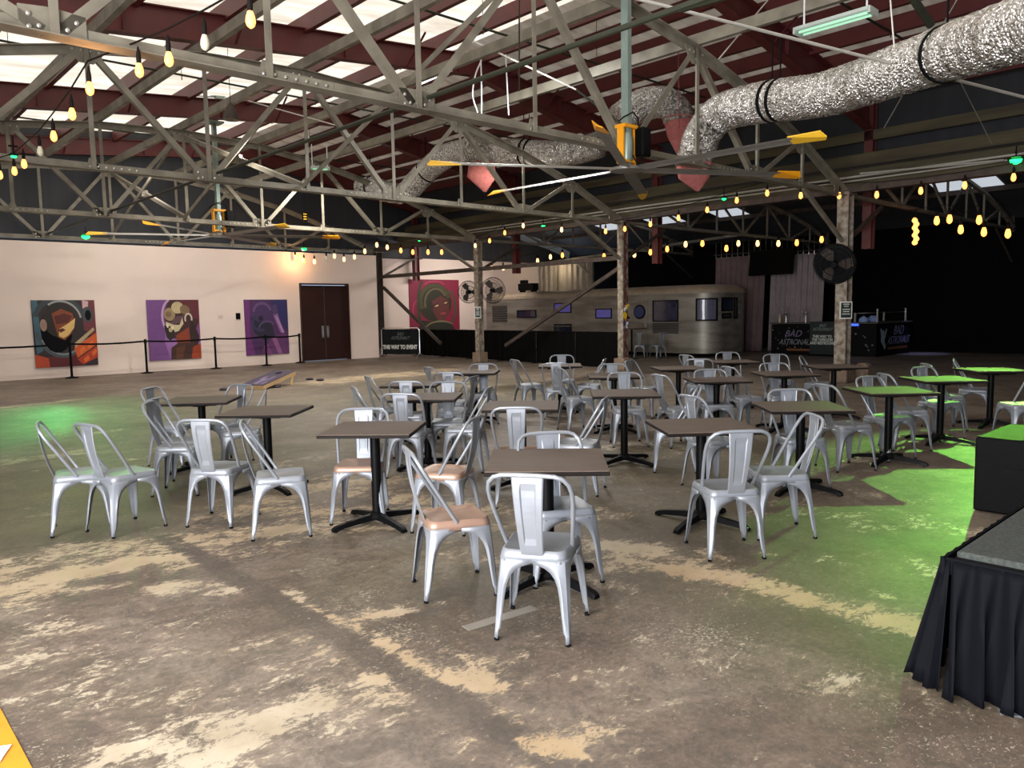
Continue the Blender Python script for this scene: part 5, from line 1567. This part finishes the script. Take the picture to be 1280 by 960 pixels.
# glowing hanging cluster
cl = thing('bulb_cluster', 'bright column of bundled warm bulbs before the black wall', 'string lights', (0, 0, 0))
for i in range(7):
    p = onX(1143.5 + (i % 2) * 2, 275 + i * 4.6, 3.0)
    MB().lathe([(.02, -.07), (.055, -.04), (.06, 0), (.03, .05)], 10, 0, Matrix.Translation(p)).obj('bulb', M_BULB, cl, True)
MB().tube([onX(1144, 310, 3.0), onX(1145, 262, 3.0)], .02, 6).obj('cable', M_WIRE, cl)

# LED spots
def led(px, py, P, label, m, s=.07, wire=True):
    t = thing('led_spotlight', label, 'spotlight', P, 0, 'small LED stage lamps')
    MB().lathe([(.03, .02), (s * 1.3, .0), (s * 1.3, -.02)][::-1], 14, 0, Matrix.Rotation(0, 4, 'X')).obj('housing', M_BLACK, t, True)
    MB().lathe([(s * .2, -s * .9), (s * .8, -s * .6), (s, 0), (s * .9, .02)], 14, 0, Matrix.Translation((0, 0, -.01))).obj('lens', m, t, True)
    b = MB(); b.tube([(0, 0, .02), (0, 0, .22)], .012, 6); b.box((0, 0, .1), (.1, .03, .02)); b.obj('yoke', M_BLACK, t)
LG = [((1270, 198), onX(1270, 198, -.3), 'bright green spotlight near the right edge', .1), ((905, 247), onX(905, 247, .2), 'green spotlight above the television', .06), ((679, 281), onX(679, 281, .2), 'green spotlight right of the two-fan column', .06),
      ((524, 300), onX(524, 300, -1.5), 'small green lamp left of the two-fan column', .04), ((107, 294), onY(107, 294, 16.3), 'green lamp over the white wall, upper left', .11), ((380, 310), onY(380, 310, 16.3), 'green lamp over the brown double door', .09),
      ((17, 193), onz(17, 193, 3.7), 'dim green lamp on the upper left bulb string', .04)]
for (px, py), P, lb, s in LG: led(px, py, P, lb, M_GREENLED, s)
led(693, 328, onX(693, 328, 6.0), 'small red lamp above the trailer', M_REDLED, .05)

# fluorescent fixtures, fittings
def fixture(label, c, d, L_, m, drop, w=.2, lit=True):
    t = thing('strip_light', label, 'light fixture', c, math.atan2(d.y, d.x))
    b = MB(); b.bbox((0, 0, .03), (L_, w, .05), .01); b.obj('housing', M_HOUSING, t)
    for s in (-1, 1):
        b = MB(); b.tube([(-L_ / 2 + .04, s * w * .25, -.01), (L_ / 2 - .04, s * w * .25, -.01)], .018, 8); b.obj('tube', m, t, True)
    for s in (-1, 1):
        b = MB(); b.box((s * (L_ / 2), 0, .01), (.03, w, .08)); b.obj('end_cap', M_HOUSING, t)
        b = MB(); b.tube([(s * L_ * .42, 0, .05), (s * L_ * .42, 0, drop)], .012, 6); b.obj('hanger', M_CABLE, t)
Bv = Vector((0, -1, 0))
fixture('unlit greenish strip light hanging below the cream beam at top right', onz(1043, 29, 5.15), Bv, .95, M_GTUBE, 1.2, .24)
pa, pb = onX(470, 140, -7.22), onX(702, 25, -7.22)
t = thing('tube_light', 'long glowing white tube along the cream beam at top centre', 'light fixture', (0, 0, 0))
pa, pb = onX(527, 104, -7.0), onX(705, 24, -7.0)
b = MB(); b.tube([pa, pb], .022, 8); b.obj('tube', M_TUBE, t, True)
b = MB(); b.beam(pa + Vector((0, 0, .05)), pb + Vector((0, 0, .05)), .1, .05); b.obj('housing', M_HOUSING, t)
fixture('small green-tinted strip light over the left fan', at(400, 211, 20), Vector((1, -.4, 0)), .45, M_GTUBE, .6, .14)
lp = thing('pendant_lamp', 'small dark bell-shaped lamp hanging at upper left', 'lamp', at(289, 150, 16))
MB().lathe([(.16, 0), (.15, .04), (.1, .22), (.05, .3), (.02, .34)], 18).obj('shade', M_DCOL, lp, True)
b = MB(); b.tube([(0, 0, .34), (0, 0, 1.4)], .006, 5); b.obj('cord', M_WIRE, lp)
jb = thing('pole_bracket', 'steel bracket heading the left fan mast', 'bracket', at(273, 104, 20.3))
b = MB(); b.box((0, 0, .05), (1.9, .12, .1)); b.box((0, 0, -.15), (.35, .2, .12)); b.obj('rail', M_GALV, jb); b = MB(); b.box((0, 0, -.3), (.2, .14, .2)); b.obj('clamp', M_GALV, jb)
for lb, pts in (('thin white cable hanging left at top centre', [(602, 75), (594, 95), (591, 120), (597, 140), (598, 150)]), ('straight white cable hanging at top centre', [(601, 72), (602, 110), (602, 152)]), ('straight white cable hanging right of the pair', [(632, 68), (634, 105), (636, 144)]), ('white cable hanging by the small green-tinted light', [(386, 170), (383, 190), (384, 215)])):
    b = MB(); b.tube(smooth_path([at(x, y, 15) for x, y in pts], 5), .014, 6); tag(b.obj('hanging_cable', M_CABLE, None, True), lb, 'cable', 'white cables under the roof')
for lb, p, q, r, m in (('long pale tension rod crossing the upper right', at(790, -3, 8.5), at(1290, 124, 9.5), .018, M_CONDUIT), ('thin wire slanting down from the top right duct strap', at(1196, 0, 9), at(1105, 160, 12), .007, M_CONDUIT),
                       ('thin wire slanting under the top right duct', at(1188, 78, 12), at(1240, 180, 14), .007, M_CONDUIT), ('thin vertical wire left of the duct strap', at(1113, 0, 9), at(1118, 60, 9), .009, M_CONDUIT), ('thin rod slanting beside the cream beam at top', at(960, 0, 13), at(895, 78, 13), .012, M_CONDUIT),
                       ('dark steel rod slanting behind the fan mast', at(720, 112, 13), at(790, 165, 13), .02, M_DPIPE), ('pale rod slanting below the tube light', at(585, 48, 14), at(720, 112, 14), .016, M_CONDUIT), ('pale rod crossing beneath the left bracket', at(310, 126, 17), at(432, 160, 17), .014, M_CONDUIT),
                       ('dark I-section hanger holding the top right duct strap', at(1140, -4, 9.6), at(1164, 32, 9.8), .05, M_DPIPE), ('thin dark hanging cord at top centre', at(649, -4, 12), at(649, 114, 12), .012, M_DPIPE), ('thin dark cord right of the fan mast', at(848, 62, 13), at(849, 160, 13), .008, M_RUST),
                       ('dark pipe crossing above the trusses at top right', at(852, 12, 8), at(1000, -30, 7), .03, M_DPIPE), ('pale pipe along the olive beam nearest the green spotlight', onX(1075, 217, .4), onX(1255, 200, .4), .02, M_CONDUIT)):
    b = MB(); b.tube([p, q], r, 7); tag(b.obj('hanging_rod', m, None, True), lb, 'rod')
pd = thing('switch_pendant', 'small yellow push-button pendant over the white wall', 'pendant', at(381, 271, 22))
b = MB(); b.bbox((0, 0, 0), (.14, .1, .26), .02); b.obj('box', M_BLACK, pd)
b = MB()
for k in range(3): b.box((-.02, -.052, .07 - k * .07), (.1, .01, .03), rz=0)
b.obj('button', M_YTIP, pd)
b = MB(); b.tube([(0, 0, .13), (0, 0, .9)], .006, 5); b.obj('cord', M_WIRE, pd)

# ------------------------------------------------------------------ lights
def area(name, loc, rot, sx, sy, power, color):
    l = bpy.data.lights.new(name, 'AREA'); l.shape = 'RECTANGLE'; l.size = sx; l.size_y = sy; l.energy = power; l.color = color
    o = bpy.data.objects.new(name, l); col.objects.link(o); o.location = loc; o.rotation_euler = rot
    return o
# open roll-up doors behind the viewer
area('daylight_side_door', (-14.25, -10.9, 2.1), (math.radians(-90), 0, math.radians(0)), 6.2, 4.0, 2700, (.84, .91, 1.0))
area('daylight_back_door', (-19.6, -6.0, 2.2), (math.radians(90), 0, math.radians(-90)), 6.0, 4.0, 1500, (.97, .97, 1.0))
def spot(name, loc, target, power, color, angle, blend, size=.05):
    l = bpy.data.lights.new(name, 'SPOT'); l.energy = power; l.color = color; l.spot_size = math.radians(angle); l.spot_blend = blend; l.shadow_soft_size = size
    o = bpy.data.objects.new(name, l); col.objects.link(o); o.location = loc
    o.rotation_euler = (Vector(target) - Vector(loc)).to_track_quat('-Z', 'Y').to_euler()
    return o
gl = LG[0][1] + (W(4.7, 7.9) - LG[0][1]).normalized() * .3
spot('green_spot_right', gl, W(4.5, 7.6), 1600, (.34, 1.0, .13), 25, .5)
gl2 = LG[4][1] + Vector((0, -.3, -.2))
spot('green_spot_left', gl2, onz(-10, 530), 1500, (.1, 1.0, .25), 17, 1.)
spot('green_spot_left_wide', gl2, onz(150, 540), 260, (.35, 1.0, .3), 36, 1.)
def pt(name, loc, power, color, r=.06):
    l = bpy.data.lights.new(name, 'POINT'); l.energy = power; l.color = color; l.shadow_soft_size = r
    o = bpy.data.objects.new(name, l); col.objects.link(o); o.location = loc; return o
pt('bulb_glow_corner', onY(375, 322, 16.7), 26, (1, .5, .2))
pt('bulb_glow_canvas', onX(575, 330, 5.5) + Vector((0, -.1, -.1)), 40, (1, .5, .22))
pt('bulb_glow_chord', onz(112, 100, 3.6), 8, (1, .5, .2))
vp = onz(1150, 442)
spot('violet_floor_light', vp + Vector((.2, 0, 3.2)), vp, 160, (.4, .45, 1.0), 38, .9)
pt('loft_light', Vector((8.6, 16.6, 3.5)), 22, (1, .82, .6))
# light added at roof fixtures; added fill for canvases and mid-hall has no fitting
spot('pendant_glow', at(289, 152, 16) + Vector((0, 0, -.05)), at(289, 152, 16) + Vector((.6, .8, -4)), 500, (1, .93, .82), 150, .8, .1)
area('small_strip_glow', at(400, 213, 20) + Vector((0, 0, -.08)), (0, 0, 0),   .4, .1, 160, (1, .95, .86))
area('tube_glow', (pa_ := onX(620, 60, -7.0)) + Vector((0, 0, -.06)), (0, 0, math.radians(90)), 1.6, .03, 260, (.96, .98, 1))
area('added_wall_fill', (-8.3, 13.6, 5.3), (math.radians(48), 0, 0), 6.0, .15, 100, (1, .93, .88))
area('added_wall_fill_far', (3.4, 15.2, 3.75), (math.radians(62), 0, 0), 3.0, .1, 90, (1, .9, .84))
area('added_hall_fill', (-3.4, 6.2, 5.2), (0, 0, 0), 2.4, .12, 260, (1, .95, .88))
# sun on the translucent roof
sl = bpy.data.lights.new('sun', 'SUN'); sl.energy = 8.6; sl.angle = .02; sl.color = (1, .97, .9)
so = bpy.data.objects.new('sun', sl); col.objects.link(so); so.rotation_euler = (math.radians(18), math.radians(12), 0)
w = bpy.data.worlds.new('sky'); sc.world = w; w.use_nodes = True
w.node_tree.nodes['Background'].inputs[0].default_value = (.62, .76, 1, 1)
w.node_tree.nodes['Background'].inputs[1].default_value = .8

# ------------------------------------------------------------------ camera
cam = bpy.data.cameras.new('camera'); cam.sensor_width = 36; cam.lens = F / 1280 * 36; cam.clip_end = 200
co = bpy.data.objects.new('camera', cam); col.objects.link(co)
fw = Vector((ca * cp, sa * cp, -sp))
R0 = Vector((sa, -ca, 0)); U0 = R0.cross(fw)
D0 = -U0
Rr = R0 * cr - D0 * sr
Dr = R0 * sr + D0 * cr
Ur = -Dr
m3 = Matrix((Rr, Ur, -fw)).transposed()
co.matrix_world = Matrix.Translation(CAM) @ m3.to_4x4()
sc.camera = co
sc.view_settings.view_transform = 'Standard'
sc.view_settings.look = 'None'
sc.view_settings.gamma = 1
sc.view_settings.use_curve_mapping = False
sc.view_settings.exposure = 0.3
sc.cycles.max_bounces = 8
sc.cycles.diffuse_bounces = 4
sc.cycles.use_denoising = True
sc.cycles.sample_clamp_indirect = 6
